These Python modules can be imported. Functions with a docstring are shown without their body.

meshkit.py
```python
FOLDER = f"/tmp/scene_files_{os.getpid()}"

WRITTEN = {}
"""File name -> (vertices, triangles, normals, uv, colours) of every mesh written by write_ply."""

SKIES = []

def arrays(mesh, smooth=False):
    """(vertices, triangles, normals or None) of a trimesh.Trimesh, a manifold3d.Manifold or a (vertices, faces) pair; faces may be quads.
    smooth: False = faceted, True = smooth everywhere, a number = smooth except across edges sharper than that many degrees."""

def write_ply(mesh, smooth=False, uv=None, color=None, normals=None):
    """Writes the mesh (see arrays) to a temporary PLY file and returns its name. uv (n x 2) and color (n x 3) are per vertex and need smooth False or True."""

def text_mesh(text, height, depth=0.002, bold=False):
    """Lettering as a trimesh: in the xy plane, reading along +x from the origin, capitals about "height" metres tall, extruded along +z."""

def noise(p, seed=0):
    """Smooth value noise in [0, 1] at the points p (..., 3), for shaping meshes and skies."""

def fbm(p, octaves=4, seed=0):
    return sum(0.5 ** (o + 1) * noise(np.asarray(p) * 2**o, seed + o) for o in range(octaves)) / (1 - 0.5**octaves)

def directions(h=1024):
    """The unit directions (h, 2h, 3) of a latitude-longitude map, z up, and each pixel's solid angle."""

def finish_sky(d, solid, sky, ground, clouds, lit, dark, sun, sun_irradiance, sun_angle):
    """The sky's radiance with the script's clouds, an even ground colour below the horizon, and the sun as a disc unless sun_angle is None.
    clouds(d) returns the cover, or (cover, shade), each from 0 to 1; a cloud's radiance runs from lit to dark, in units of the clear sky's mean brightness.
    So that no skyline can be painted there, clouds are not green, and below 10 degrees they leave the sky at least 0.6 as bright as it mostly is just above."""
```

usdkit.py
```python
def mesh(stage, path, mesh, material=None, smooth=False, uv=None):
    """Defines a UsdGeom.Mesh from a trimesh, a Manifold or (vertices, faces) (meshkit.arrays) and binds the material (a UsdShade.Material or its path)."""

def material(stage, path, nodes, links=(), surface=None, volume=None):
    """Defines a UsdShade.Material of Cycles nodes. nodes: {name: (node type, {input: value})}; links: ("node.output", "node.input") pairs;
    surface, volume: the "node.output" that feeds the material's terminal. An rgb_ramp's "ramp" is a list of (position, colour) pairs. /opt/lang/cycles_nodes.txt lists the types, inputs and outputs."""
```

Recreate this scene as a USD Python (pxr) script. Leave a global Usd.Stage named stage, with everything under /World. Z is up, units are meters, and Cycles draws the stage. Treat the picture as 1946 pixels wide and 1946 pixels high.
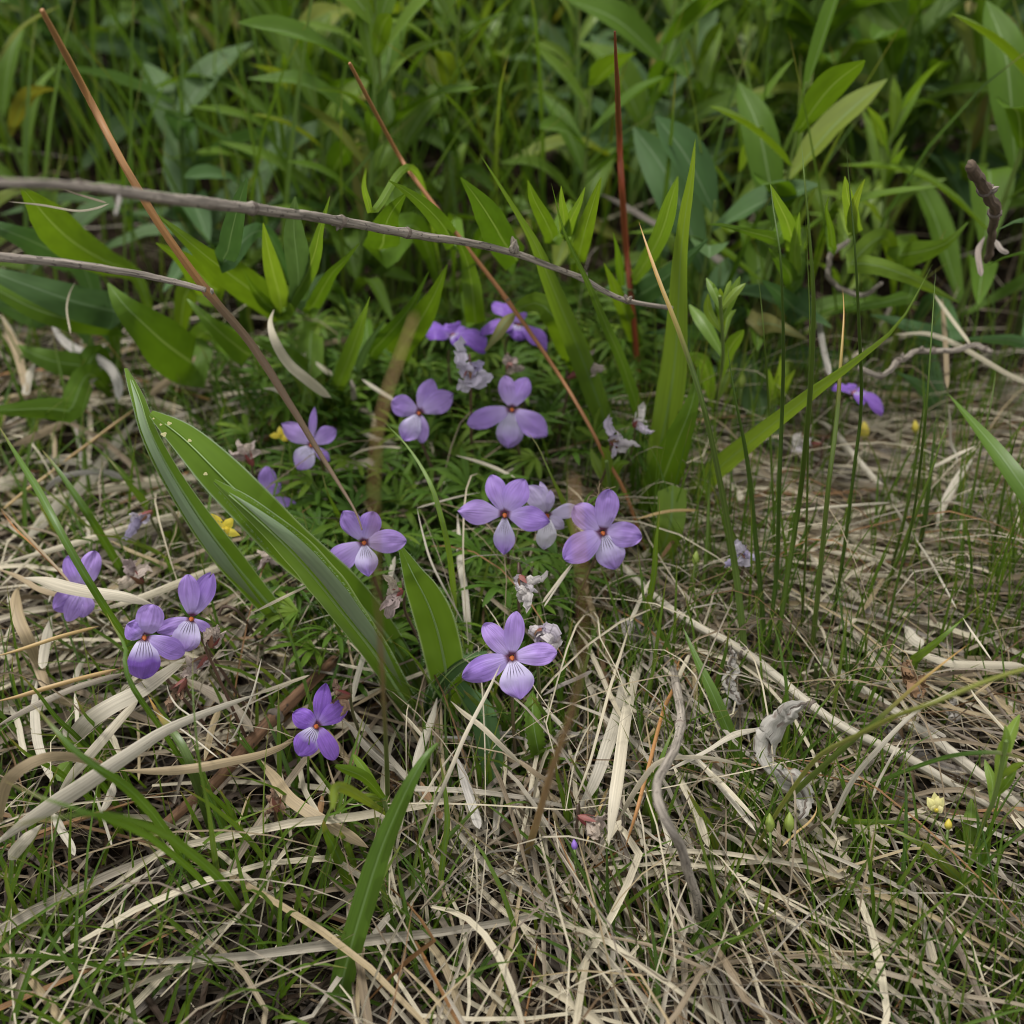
import math, random
import numpy as np
import usdkit
from meshkit import fbm, noise
from pxr import Usd, UsdGeom, UsdLux, UsdShade, Gf, Sdf, Vt

stage = Usd.Stage.CreateInMemory()
UsdGeom.SetStageUpAxis(stage, UsdGeom.Tokens.z)
UsdGeom.SetStageMetersPerUnit(stage, 1.0)
UsdGeom.Xform.Define(stage, '/World')
UsdGeom.Scope.Define(stage, '/World/Looks')
T = Sdf.ValueTypeNames

# ------------------------------------------------------------------ camera, sky, sun, exposure
PITCH = math.radians(38.0)
CAM = np.array([0.0, 0.0, 0.42])
FPX = 973.0 / math.tan(math.radians(21.0))          # focal length in pixels of the 1946 px photograph
FWD = np.array([0, math.cos(PITCH), -math.sin(PITCH)])
UPV = np.array([0, math.sin(PITCH), math.cos(PITCH)])
RGT = np.array([1.0, 0, 0])
cam = UsdGeom.Camera.Define(stage, '/World/camera')
cam.AddTranslateOp().Set(Gf.Vec3d(*CAM))
cam.AddRotateXOp().Set(90.0 - math.degrees(PITCH))
cam.CreateHorizontalApertureAttr(36.0)
cam.CreateVerticalApertureAttr(36.0)
cam.CreateFocalLengthAttr(18.0 / math.tan(math.radians(21.0)))
cam.CreateClippingRangeAttr(Gf.Vec2f(0.01, 1000.0))
cam.CreateFStopAttr(9.8)
cam.CreateFocusDistanceAttr(0.48)
cam.CreateExposureAttr(1.2)

SUN_EL, SUN_AZ = math.radians(66.0), math.radians(-40.0)     # rotation = atan2(x, y)
SKY = 0.056
usdkit.material(stage, '/World/Looks/sky', {
    'tc': ('texture_coordinate', {}),
    'n': ('noise_texture', {'scale': 2.2, 'detail': 5.0, 'roughness': 0.55}),
    'g': ('geometry', {}),
    'sky': ('sky_texture', {'sky_type': 'single_scattering', 'sun_disc': False, 'sun_elevation': SUN_EL, 'sun_rotation': SUN_AZ}),
    'cl': ('rgb_ramp', {'ramp': [(0.25, (6.9, 6.8, 6.6)), (0.75, (9.8, 9.7, 9.4))]}),
    'z': ('separate_xyz', {}), 'zr': ('map_range', {'from_min': 0.0, 'from_max': 1.0, 'to_min': 0.42, 'to_max': 1.25, 'clamp': True}), 'zc': ('combine_color', {}),
    'zm': ('mix_color', {'blend_type': 'multiply', 'fac': 1.0, 'use_clamp': False}),
    'mix': ('mix_color', {'use_clamp': False, 'fac': 0.9}),
    'bg': ('background_shader', {'strength': SKY}),
}, [('tc.generated', 'n.vector'), ('n.fac', 'cl.fac'), ('sky.color', 'mix.a'), ('cl.color', 'zm.a'), ('g.position', 'z.vector'), ('z.z', 'zr.value'), ('zr.result', 'zc.r'), ('zr.result', 'zc.g'), ('zr.result', 'zc.b'), ('zc.color', 'zm.b'), ('zm.result', 'mix.b'),
    ('mix.result', 'bg.color')], surface='bg.background')
dome = UsdLux.DomeLight.Define(stage, '/World/sky')
dome.CreateIntensityAttr(1.0)
UsdShade.MaterialBindingAPI.Apply(dome.GetPrim()).Bind(UsdShade.Material.Get(stage, '/World/Looks/sky'))
dome.GetPrim().SetCustomDataByKey('kind', 'structure')
sun = UsdLux.DistantLight.Define(stage, '/World/sun')
sun.CreateNormalizeAttr(True)
sun.CreateIntensityAttr(0.4)
sun.CreateAngleAttr(14.0)
sun.CreateColorAttr(Gf.Vec3f(1.0, 0.965, 0.91))
sun.AddRotateZOp().Set(-math.degrees(SUN_AZ))
sun.AddRotateXOp().Set(-(90.0 - math.degrees(SUN_EL)))

# ------------------------------------------------------------------ pixel rays of the photograph -> points of the place
TILE = {}
for r_, y0 in (('A', 335), ('B', 755), ('C', 1180)):
    for c_, x0 in ((1, 0), (2, 485), (3, 970), (4, 1456)):
        TILE[f'{r_}{c_}'] = (x0, y0, 490 / 1932)
TILE['D'] = (0, 0, 1946 / 1932)
TILE['S'] = (0, 0, 1.0)

def px(tile, s):
    x0, y0, k = TILE[tile]
    if isinstance(s, str):
        s = [tuple(map(float, q.split(','))) for q in s.split()]
    return np.array([(x0 + a * k, y0 + b * k) for a, b in s])

def ray(p):
    p = np.atleast_2d(p)
    return FWD + ((p[:, 0] - 973) / FPX)[:, None] * RGT + ((973 - p[:, 1]) / FPX)[:, None] * UPV

def at_z(p, z):
    d = ray(p)
    return CAM + d * ((np.asarray(z) - CAM[2]) / d[:, 2])[:, None]

def depth(q):
    return (np.atleast_2d(q) - CAM) @ FWD

def project(q):
    q = np.atleast_2d(q) - CAM
    d = q @ FWD
    return np.stack([973 + FPX * (q @ RGT) / d, 973 - FPX * (q @ UPV) / d], 1), d

def ground_z(x, y):
    x, y = np.asarray(x, float), np.asarray(y, float)
    p = np.stack([x * 9, y * 9, np.zeros_like(x)], -1)
    return (fbm(p, 3, 5) - 0.5) * 0.022 - 0.004

# ------------------------------------------------------------------ materials
def M(name):
    return UsdShade.Material.Get(stage, '/World/Looks/' + name)

def blade_mat(name, stops, streak=(9.0, 1.1), contrast=(0.62, 1.25), transl=0.25, rough=0.55, spec=0.35, tip=None, base=None, bump=0.35, speck=None, rib=None, edge=None, sheen=0.0, transl_col=None):
    """A leaf, blade, stalk or straw: colour picked by the piece's own random number, fibres along it, tip and base tints that belong to the plant."""
    n = {
        'rnd': ('attribute', {'attribute': 'rnd'}),
        'al': ('attribute', {'attribute': 'along'}),
        'uv': ('texture_coordinate', {}),
        'map': ('mapping', {'scale': (streak[0], streak[1], 1.0)}),
        'w': ('math', {'math_type': 'multiply', 'value2': 91.0}),
        'no': ('noise_texture', {'dimensions': '4D', 'scale': 1.0, 'detail': 4.0, 'roughness': 0.6}),
        'col': ('rgb_ramp', {'ramp': stops}),
        'st': ('map_range', {'from_min': 0.3, 'from_max': 0.7, 'to_min': contrast[0], 'to_max': contrast[1], 'clamp': True}),
        'stc': ('combine_color', {}),
        'mul': ('mix_color', {'blend_type': 'multiply', 'fac': 1.0, 'use_clamp': False}),
        'p': ('principled_bsdf', {'roughness': rough, 'specular_ior_level': spec, 'sheen_weight': sheen, 'sheen_roughness': 0.4}),
        'bp': ('bump', {'strength': bump, 'distance': 0.0004}),
    }
    l = [('rnd.fac', 'col.fac'), ('uv.UV', 'map.vector'), ('map.vector', 'no.vector'), ('rnd.fac', 'w.value1'), ('w.value', 'no.w'),
         ('no.fac', 'st.value'), ('st.result', 'stc.r'), ('st.result', 'stc.g'), ('st.result', 'stc.b'),
         ('col.color', 'mul.a'), ('stc.color', 'mul.b'), ('no.fac', 'bp.height'), ('bp.normal', 'p.normal')]
    cur = 'mul.result'
    def over(key, fac_nodes, fac_links, fac, colour):
        nonlocal cur
        n.update(fac_nodes); l.extend(fac_links)
        n[key] = ('mix_color', {'b': colour, 'use_clamp': False})
        l.extend([(fac, key + '.fac'), (cur, key + '.a')])
        cur = key + '.result'
    if tip:
        over('tip', {'tr': ('rgb_ramp', {'ramp': [(tip[0], (0, 0, 0)), (tip[1], (1, 1, 1))]}), 'tb': ('rgb_to_bw', {})},
             [('al.fac', 'tr.fac'), ('tr.color', 'tb.color')], 'tb.val', tip[2])
    if base:
        over('bas', {'br': ('rgb_ramp', {'ramp': [(base[0], (1, 1, 1)), (base[1], (0, 0, 0))]}), 'bb': ('rgb_to_bw', {})},
             [('al.fac', 'br.fac'), ('br.color', 'bb.color')], 'bb.val', base[2])
    if rib or edge:
        n['sx'] = ('separate_xyz', {})
        l.append(('uv.UV', 'sx.vector'))
    if rib:
        h = rib[0]
        over('rib', {'rr': ('rgb_ramp', {'ramp': [(0.5 - h, (0, 0, 0)), (0.5 - h * 0.4, (1, 1, 1)), (0.5 + h * 0.4, (1, 1, 1)), (0.5 + h, (0, 0, 0))]}), 'rb': ('rgb_to_bw', {})},
             [('sx.x', 'rr.fac'), ('rr.color', 'rb.color')], 'rb.val', rib[1])
    if edge:
        h = edge[0]
        over('edg', {'er': ('rgb_ramp', {'ramp': [(0, (1, 1, 1)), (h, (0, 0, 0)), (1 - h, (0, 0, 0)), (1, (1, 1, 1))]}), 'eb': ('rgb_to_bw', {})},
             [('sx.x', 'er.fac'), ('er.color', 'eb.color')], 'eb.val', edge[1])
    if speck:
        n['sm'] = ('mapping', {'scale': (speck[0], speck[1], 1)})
        n['sv'] = ('noise_texture', {'dimensions': '4D', 'scale': 1.0, 'detail': 1.0})
        l.extend([('uv.UV', 'sm.vector'), ('sm.vector', 'sv.vector'), ('w.value', 'sv.w')])
        over('spk', {'sr': ('map_range', {'from_min': speck[2], 'from_max': speck[2] + 0.05, 'to_min': 0.0, 'to_max': 0.85, 'clamp': True})},
             [('sv.fac', 'sr.value')], 'sr.result', speck[3])
    l.append((cur, 'p.base_color'))
    surf = 'p.BSDF'
    if transl:
        n['t'] = ('translucent_bsdf', {})
        n['tm'] = ('mix_color', {'blend_type': 'multiply', 'fac': 1.0, 'b': transl_col or (1, 1, 1), 'use_clamp': False})
        n['mx'] = ('mix_closure', {'fac': transl})
        l.extend([(cur, 'tm.a'), ('tm.result', 't.color'), ('p.BSDF', 'mx.closure1'), ('t.BSDF', 'mx.closure2')])
        surf = 'mx.closure'
    return usdkit.material(stage, '/World/Looks/' + name, n, l, surface=surf)

STRAW = [(0.0, (0.58, 0.52, 0.39)), (0.22, (0.50, 0.44, 0.32)), (0.38, (0.36, 0.325, 0.27)), (0.52, (0.24, 0.185, 0.12)), (0.66, (0.17, 0.13, 0.085)), (0.76, (0.42, 0.33, 0.19)), (0.86, (0.25, 0.22, 0.19)), (0.94, (0.14, 0.095, 0.055)), (1.0, (0.30, 0.15, 0.055))]
blade_mat('straw', STRAW, transl=0.15, rough=0.6, spec=0.3, speck=(10, 9, 0.70, (0.13, 0.10, 0.075)), contrast=(0.55, 1.2))
blade_mat('shade_toned_old_straw', [(0, (0.105, 0.085, 0.06)), (0.4, (0.07, 0.052, 0.035)), (0.7, (0.085, 0.07, 0.058)), (0.9, (0.05, 0.03, 0.018)), (1, (0.13, 0.07, 0.03))], transl=0.1, rough=0.7, spec=0.2, contrast=(0.5, 1.3))  # rotted litter tone, darkened further to paint deep shade into the gaps
blade_mat('violet_bud', [(0, (0.26, 0.14, 0.55)), (1, (0.30, 0.17, 0.58))], streak=(6, 2), transl=0.2, rough=0.5, contrast=(0.8, 1.15))
blade_mat('midrib', [(0, (0.16, 0.25, 0.08)), (1, (0.19, 0.28, 0.10))], transl=0, rough=0.5, contrast=(0.9, 1.1))
blade_mat('pale_straw', [(0, (0.55, 0.50, 0.40)), (0.5, (0.48, 0.44, 0.36)), (1, (0.58, 0.52, 0.40))], transl=0.12, rough=0.55, contrast=(0.62, 1.12), speck=(12, 9, 0.72, (0.2, 0.17, 0.13)))
blade_mat('tan_straw', [(0, (0.36, 0.28, 0.17)), (0.5, (0.30, 0.23, 0.14)), (1, (0.26, 0.20, 0.13))], transl=0.12, contrast=(0.6, 1.25))
blade_mat('gold_straw', [(0, (0.52, 0.37, 0.15)), (0.5, (0.48, 0.34, 0.14)), (1, (0.42, 0.28, 0.12))], transl=0.1, rough=0.42, spec=0.5, contrast=(0.75, 1.15))
blade_mat('orange_straw', [(0, (0.44, 0.21, 0.07)), (0.5, (0.38, 0.19, 0.07)), (1, (0.33, 0.15, 0.05))], transl=0.1, contrast=(0.7, 1.2))
blade_mat('grey_dead_leaf', [(0, (0.42, 0.40, 0.37)), (0.5, (0.33, 0.30, 0.27)), (1, (0.24, 0.20, 0.175))], streak=(4, 3), transl=0.1, rough=0.7, spec=0.15, contrast=(0.5, 1.3), bump=0.8)
blade_mat('curled_leaf', [(0, (0.50, 0.48, 0.44)), (0.5, (0.42, 0.39, 0.35)), (1, (0.36, 0.31, 0.27))], streak=(6, 3), transl=0.2, rough=0.75, spec=0.15, contrast=(0.45, 1.2), bump=1.5, speck=(4, 5, 0.60, (0.16, 0.12, 0.10)))
blade_mat('brown_dead_leaf', [(0, (0.24, 0.14, 0.07)), (0.5, (0.17, 0.10, 0.055)), (1, (0.30, 0.17, 0.07))], streak=(4, 3), transl=0.1, rough=0.65, contrast=(0.5, 1.3))
GREEN = [(0.0, (0.055, 0.110, 0.010)), (0.3, (0.080, 0.155, 0.012)), (0.6, (0.115, 0.190, 0.016)), (0.85, (0.065, 0.130, 0.026)), (1.0, (0.165, 0.215, 0.026))]
blade_mat('grass', GREEN, streak=(8, 0.7), transl=0.32, rough=0.42, spec=0.45, contrast=(0.8, 1.18), tip=(0.86, 1.0, (0.26, 0.19, 0.07)), base=(0.0, 0.22, (0.13, 0.15, 0.04)), rib=(0.08, (0.10, 0.19, 0.05)), transl_col=(1.5, 1.45, 0.6))
blade_mat('broad_grass', [(0, (0.088, 0.170, 0.022)), (0.5, (0.115, 0.205, 0.027)), (1, (0.155, 0.245, 0.034))], streak=(12, 0.6), transl=0.35, rough=0.4, spec=0.45, contrast=(0.84, 1.12), rib=(0.06, (0.15, 0.24, 0.08)), transl_col=(1.5, 1.4, 0.5), base=(0.0, 0.2, (0.12, 0.15, 0.05)))
blade_mat('rush', [(0, (0.052, 0.098, 0.012)), (0.5, (0.070, 0.120, 0.014)), (1, (0.100, 0.155, 0.018))], streak=(8, 0.5), transl=0.1, rough=0.5, spec=0.3, contrast=(0.85, 1.15), base=(0.0, 0.15, (0.17, 0.15, 0.06)))
blade_mat('rush_tipped', [(0, (0.07, 0.12, 0.02)), (1, (0.11, 0.16, 0.026))], streak=(8, 0.5), transl=0.1, rough=0.4, spec=0.5, tip=(0.74, 0.93, (0.42, 0.24, 0.06)))
blade_mat('leaf', [(0, (0.066, 0.135, 0.010)), (0.5, (0.090, 0.165, 0.013)), (0.9, (0.120, 0.195, 0.016)), (0.97, (0.15, 0.19, 0.022)), (1, (0.17, 0.15, 0.035))], streak=(3, 1.6), transl=0.33, rough=0.6, spec=0.22, contrast=(0.82, 1.15), rib=(0.035, (0.16, 0.24, 0.09)), transl_col=(1.5, 1.45, 0.5), bump=0.5)
blade_mat('dull_leaf', [(0, (0.056, 0.122, 0.040)), (0.5, (0.066, 0.130, 0.040)), (0.93, (0.085, 0.145, 0.052)), (1, (0.17, 0.15, 0.05))], streak=(3, 1.6), transl=0.28, rough=0.62, spec=0.22, contrast=(0.82, 1.15), rib=(0.04, (0.13, 0.20, 0.10)), transl_col=(1.2, 1.3, 0.7), bump=0.5)
blade_mat('young_leaf', [(0, (0.120, 0.215, 0.022)), (0.5, (0.145, 0.235, 0.026)), (1, (0.175, 0.255, 0.032))], streak=(3, 1.6), transl=0.38, rough=0.45, contrast=(0.85, 1.12), rib=(0.05, (0.21, 0.30, 0.09)), transl_col=(1.4, 1.35, 0.5))
blade_mat('hairy_leaf', [(0, (0.105, 0.190, 0.015)), (0.5, (0.112, 0.200, 0.016)), (1, (0.120, 0.205, 0.018))], streak=(2.2, 1.0), transl=0.33, rough=0.7, spec=0.15, contrast=(0.90, 1.08), rib=(0.018, (0.15, 0.23, 0.08)), edge=(0.05, (0.30, 0.38, 0.25)), sheen=0.25, transl_col=(1.4, 1.4, 0.5), base=(0.0, 0.28, (0.15, 0.20, 0.05)), bump=0.5)
blade_mat('hairy_leaf_back', [(0, (0.22, 0.30, 0.17)), (1, (0.25, 0.33, 0.19))], streak=(5, 1.2), transl=0.15, rough=0.65, spec=0.2, contrast=(0.85, 1.12), sheen=0.4, base=(0.0, 0.28, (0.15, 0.20, 0.06)))
blade_mat('violet_leaf', [(0, (0.044, 0.100, 0.010)), (0.5, (0.062, 0.128, 0.011)), (0.85, (0.085, 0.155, 0.013)), (1, (0.12, 0.19, 0.018))], streak=(3, 1.5), transl=0.25, rough=0.6, spec=0.2, contrast=(0.8, 1.15), transl_col=(1.4, 1.4, 0.5))
blade_mat('violet_stem', [(0, (0.060, 0.040, 0.028)), (0.5, (0.085, 0.045, 0.032)), (1, (0.075, 0.080, 0.03))], transl=0, rough=0.45, spec=0.4, contrast=(0.8, 1.2))
blade_mat('green_stem', [(0, (0.09, 0.15, 0.03)), (1, (0.13, 0.18, 0.04))], transl=0, rough=0.45, spec=0.4, contrast=(0.85, 1.15))
blade_mat('red_calyx', [(0, (0.17, 0.035, 0.035)), (0.5, (0.20, 0.06, 0.05)), (1, (0.13, 0.07, 0.03))], transl=0.1, rough=0.5, contrast=(0.7, 1.2))
blade_mat('grey_twig', [(0, (0.30, 0.265, 0.225)), (0.5, (0.27, 0.235, 0.20)), (1, (0.22, 0.185, 0.15))], streak=(9, 3.0), transl=0, rough=0.8, spec=0.15, contrast=(0.28, 1.45), bump=1.4, speck=(9, 26, 0.63, (0.055, 0.045, 0.04)))
blade_mat('brown_twig', [(0, (0.20, 0.115, 0.065)), (0.5, (0.17, 0.095, 0.055)), (1, (0.13, 0.08, 0.05))], streak=(9, 2.2), transl=0, rough=0.75, spec=0.2, contrast=(0.35, 1.35), bump=1.0, speck=(9, 22, 0.66, (0.04, 0.03, 0.025)))
blade_mat('dark_twig', [(0, (0.115, 0.085, 0.06)), (1, (0.085, 0.062, 0.045))], streak=(9, 2.2), transl=0, rough=0.75, spec=0.2, contrast=(0.4, 1.5), bump=1.0)
blade_mat('grey_wood', [(0, (0.23, 0.215, 0.20)), (1, (0.19, 0.175, 0.16))], streak=(14, 2.0), transl=0, rough=0.8, spec=0.15, contrast=(0.25, 1.5), bump=1.0, speck=(12, 26, 0.6, (0.04, 0.038, 0.035)))
blade_mat('node_bark', [(0, (0.12, 0.10, 0.085)), (1, (0.16, 0.13, 0.11))], streak=(5, 5), transl=0, rough=0.8, spec=0.15, contrast=(0.5, 1.4), bump=1.0)
blade_mat('orange_stalk', [(0, (0.36, 0.185, 0.068)), (1, (0.33, 0.17, 0.065))], streak=(8, 0.8), transl=0, rough=0.5, contrast=(0.75, 1.2), tip=(0.50, 0.57, (0.155, 0.105, 0.068)), bump=0.5)
blade_mat('rust_stalk', [(0, (0.30, 0.135, 0.055)), (1, (0.25, 0.11, 0.05))], streak=(8, 0.9), transl=0, rough=0.55, contrast=(0.7, 1.25))
blade_mat('red_stalk', [(0, (0.22, 0.050, 0.022)), (1, (0.19, 0.045, 0.02))], streak=(8, 0.9), transl=0, rough=0.5, contrast=(0.7, 1.2))
blade_mat('tan_stem', [(0, (0.36, 0.22, 0.085)), (1, (0.33, 0.20, 0.08))], streak=(8, 0.9), transl=0.1, rough=0.5, contrast=(0.85, 1.15), base=(0.30, 0.62, (0.12, 0.16, 0.03)))
blade_mat('brown_stem', [(0, (0.27, 0.16, 0.06)), (1, (0.22, 0.13, 0.055))], streak=(8, 0.9), transl=0, rough=0.5, contrast=(0.8, 1.2), base=(0.0, 0.3, (0.16, 0.13, 0.035)))
blade_mat('olive_stem', [(0, (0.15, 0.175, 0.028)), (1, (0.17, 0.16, 0.03))], streak=(8, 0.9), transl=0, rough=0.45, contrast=(0.85, 1.15))
blade_mat('yellow_petal', [(0, (0.80, 0.62, 0.04)), (1, (0.78, 0.66, 0.10))], streak=(6, 1), transl=0.35, rough=0.5, contrast=(0.85, 1.1))
blade_mat('pale_yellow_petal', [(0, (0.75, 0.70, 0.30)), (1, (0.78, 0.72, 0.38))], streak=(6, 1), transl=0.35, rough=0.5, contrast=(0.85, 1.1))
blade_mat('yellow_bud', [(0, (0.55, 0.44, 0.05)), (1, (0.50, 0.42, 0.06))], transl=0.1, rough=0.5, contrast=(0.85, 1.1), base=(0.0, 0.4, (0.22, 0.26, 0.05)))
blade_mat('green_bud', [(0, (0.22, 0.28, 0.05)), (1, (0.20, 0.27, 0.05))], transl=0.1, rough=0.5, contrast=(0.85, 1.1))
blade_mat('withered_pale', [(0, (0.62, 0.57, 0.62)), (0.5, (0.68, 0.64, 0.60)), (1, (0.55, 0.48, 0.62))], streak=(7, 2), transl=0.4, rough=0.65, spec=0.2, contrast=(0.62, 1.12), tip=(0.8, 1.0, (0.42, 0.36, 0.36)), bump=0.8)
blade_mat('withered_beige', [(0, (0.58, 0.49, 0.40)), (0.5, (0.52, 0.43, 0.40)), (1, (0.46, 0.36, 0.36))], streak=(7, 2), transl=0.35, rough=0.65, spec=0.2, contrast=(0.5, 1.2), bump=0.9)
blade_mat('withered_lilac', [(0, (0.58, 0.53, 0.68)), (0.5, (0.62, 0.57, 0.68)), (1, (0.42, 0.36, 0.60))], streak=(7, 2), transl=0.4, rough=0.65, spec=0.2, contrast=(0.6, 1.15), bump=0.8)
blade_mat('withered_brown', [(0, (0.24, 0.15, 0.11)), (1, (0.30, 0.20, 0.13))], streak=(7, 2), transl=0.15, rough=0.7, spec=0.2, contrast=(0.5, 1.2), bump=0.9)
blade_mat('anther', [(0, (0.40, 0.10, 0.016)), (1, (0.22, 0.045, 0.012))], streak=(4, 4), transl=0, rough=0.6, contrast=(0.7, 1.25))

def petal_mat(name, lo, hi, white, veins):
    """Violet petal: u across (0..1), v from throat to tip; white throat and dark guide lines are the flower's own markings."""
    n = {
        'uv': ('texture_coordinate', {}), 's': ('separate_xyz', {}), 'rnd': ('attribute', {'attribute': 'rnd'}),
        'col': ('rgb_ramp', {'ramp': [(0, lo), (1, hi)]}),
        'map': ('mapping', {'scale': (13, 1.3, 1)}), 'w': ('math', {'math_type': 'multiply', 'value2': 77.0}),
        'no': ('noise_texture', {'dimensions': '4D', 'scale': 1.0, 'detail': 3.0}),
        'st': ('map_range', {'from_min': 0.3, 'from_max': 0.7, 'to_min': 0.80, 'to_max': 1.14, 'clamp': True}), 'stc': ('combine_color', {}),
        'mul': ('mix_color', {'blend_type': 'multiply', 'fac': 1.0, 'use_clamp': False}),
        'wm': ('mapping', {'scale': (3, 3, 1)}), 'wn': ('noise_texture', {'scale': 1.0, 'detail': 2.0}),
        'wa': ('math', {'math_type': 'multiply_add', 'value2': 0.22, 'value3': -0.11}), 'wv': ('math', {'math_type': 'add'}),
        'wr': ('rgb_ramp', {'ramp': white[0]}), 'wb': ('rgb_to_bw', {}),
        'wmix': ('mix_color', {'b': white[1], 'use_clamp': False}),
        'dr': ('rgb_ramp', {'ramp': [(0.0, (1, 1, 1)), (0.04, (1, 1, 1)), (0.11, (0, 0, 0))]}), 'db': ('rgb_to_bw', {}),
        'dmix': ('mix_color', {'b': (0.10, 0.025, 0.07), 'use_clamp': False}),
        'p': ('principled_bsdf', {'roughness': 0.5, 'specular_ior_level': 0.3, 'sheen_weight': 0.25, 'sheen_roughness': 0.5}),
        'bp': ('bump', {'strength': 0.7, 'distance': 0.0004}),
        't': ('translucent_bsdf', {}), 'mx': ('mix_closure', {'fac': 0.3}),
    }
    l = [('uv.UV', 's.vector'), ('rnd.fac', 'col.fac'), ('uv.UV', 'map.vector'), ('map.vector', 'no.vector'), ('rnd.fac', 'w.value1'), ('w.value', 'no.w'),
         ('no.fac', 'st.value'), ('st.result', 'stc.r'), ('st.result', 'stc.g'), ('st.result', 'stc.b'), ('col.color', 'mul.a'), ('stc.color', 'mul.b'),
         ('uv.UV', 'wm.vector'), ('wm.vector', 'wn.vector'), ('wn.fac', 'wa.value1'), ('s.y', 'wv.value1'), ('wa.value', 'wv.value2'),
         ('wv.value', 'wr.fac'), ('wr.color', 'wb.color'), ('wb.val', 'wmix.fac'), ('mul.result', 'wmix.a')]
    cur = 'wmix.result'
    if veins:
        n.update({
            'sa': ('math', {'math_type': 'multiply_add', 'value2': 2 * math.pi * 9.0, 'value3': 0.9}), 'ss': ('math', {'math_type': 'sine'}),
            'sl': ('map_range', {'from_min': 0.45, 'from_max': 0.85, 'to_min': 0.0, 'to_max': 0.97, 'clamp': True}),
            'vr': ('rgb_ramp', {'ramp': [(0.08, (1, 1, 1)), (0.33, (1, 1, 1)), (0.47, (0, 0, 0))]}), 'vb': ('rgb_to_bw', {}),
            'cr': ('rgb_ramp', {'ramp': [(0.14, (0, 0, 0)), (0.24, (1, 1, 1)), (0.76, (1, 1, 1)), (0.86, (0, 0, 0))]}), 'cb': ('rgb_to_bw', {}),
            'm1': ('math', {'math_type': 'multiply'}), 'm2': ('math', {'math_type': 'multiply'}),
            'vmix': ('mix_color', {'b': (0.035, 0.012, 0.075), 'use_clamp': False}),
            'jn': ('math', {'math_type': 'multiply_add', 'value2': 1.6, 'value3': 0.0}), 'ja': ('math', {'math_type': 'add'}),
            'vn': ('math', {'math_type': 'multiply_add', 'value2': 0.35, 'value3': -0.17}), 'vv': ('math', {'math_type': 'add'})})
        l += [('s.x', 'sa.value1'), ('wn.fac', 'jn.value1'), ('sa.value', 'ja.value1'), ('jn.value', 'ja.value2'), ('ja.value', 'ss.value1'), ('ss.value', 'sl.value'),
              ('no.fac', 'vn.value1'), ('s.y', 'vv.value1'), ('vn.value', 'vv.value2'), ('vv.value', 'vr.fac'), ('vr.color', 'vb.color'), ('s.x', 'cr.fac'), ('cr.color', 'cb.color'),
              ('sl.result', 'm1.value1'), ('vb.val', 'm1.value2'), ('m1.value', 'm2.value1'), ('cb.val', 'm2.value2'), ('m2.value', 'vmix.fac'), (cur, 'vmix.a')]
        cur = 'vmix.result'
    n.update({'km': ('mapping', {'scale': (34, 42, 1)}), 'kn': ('noise_texture', {'dimensions': '4D', 'scale': 1.0, 'detail': 1.0}),
              'kr': ('map_range', {'from_min': 0.70, 'from_max': 0.76, 'to_min': 0.0, 'to_max': 0.45, 'clamp': True}), 'kmix': ('mix_color', {'b': (0.72, 0.68, 0.82), 'use_clamp': False})})
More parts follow.
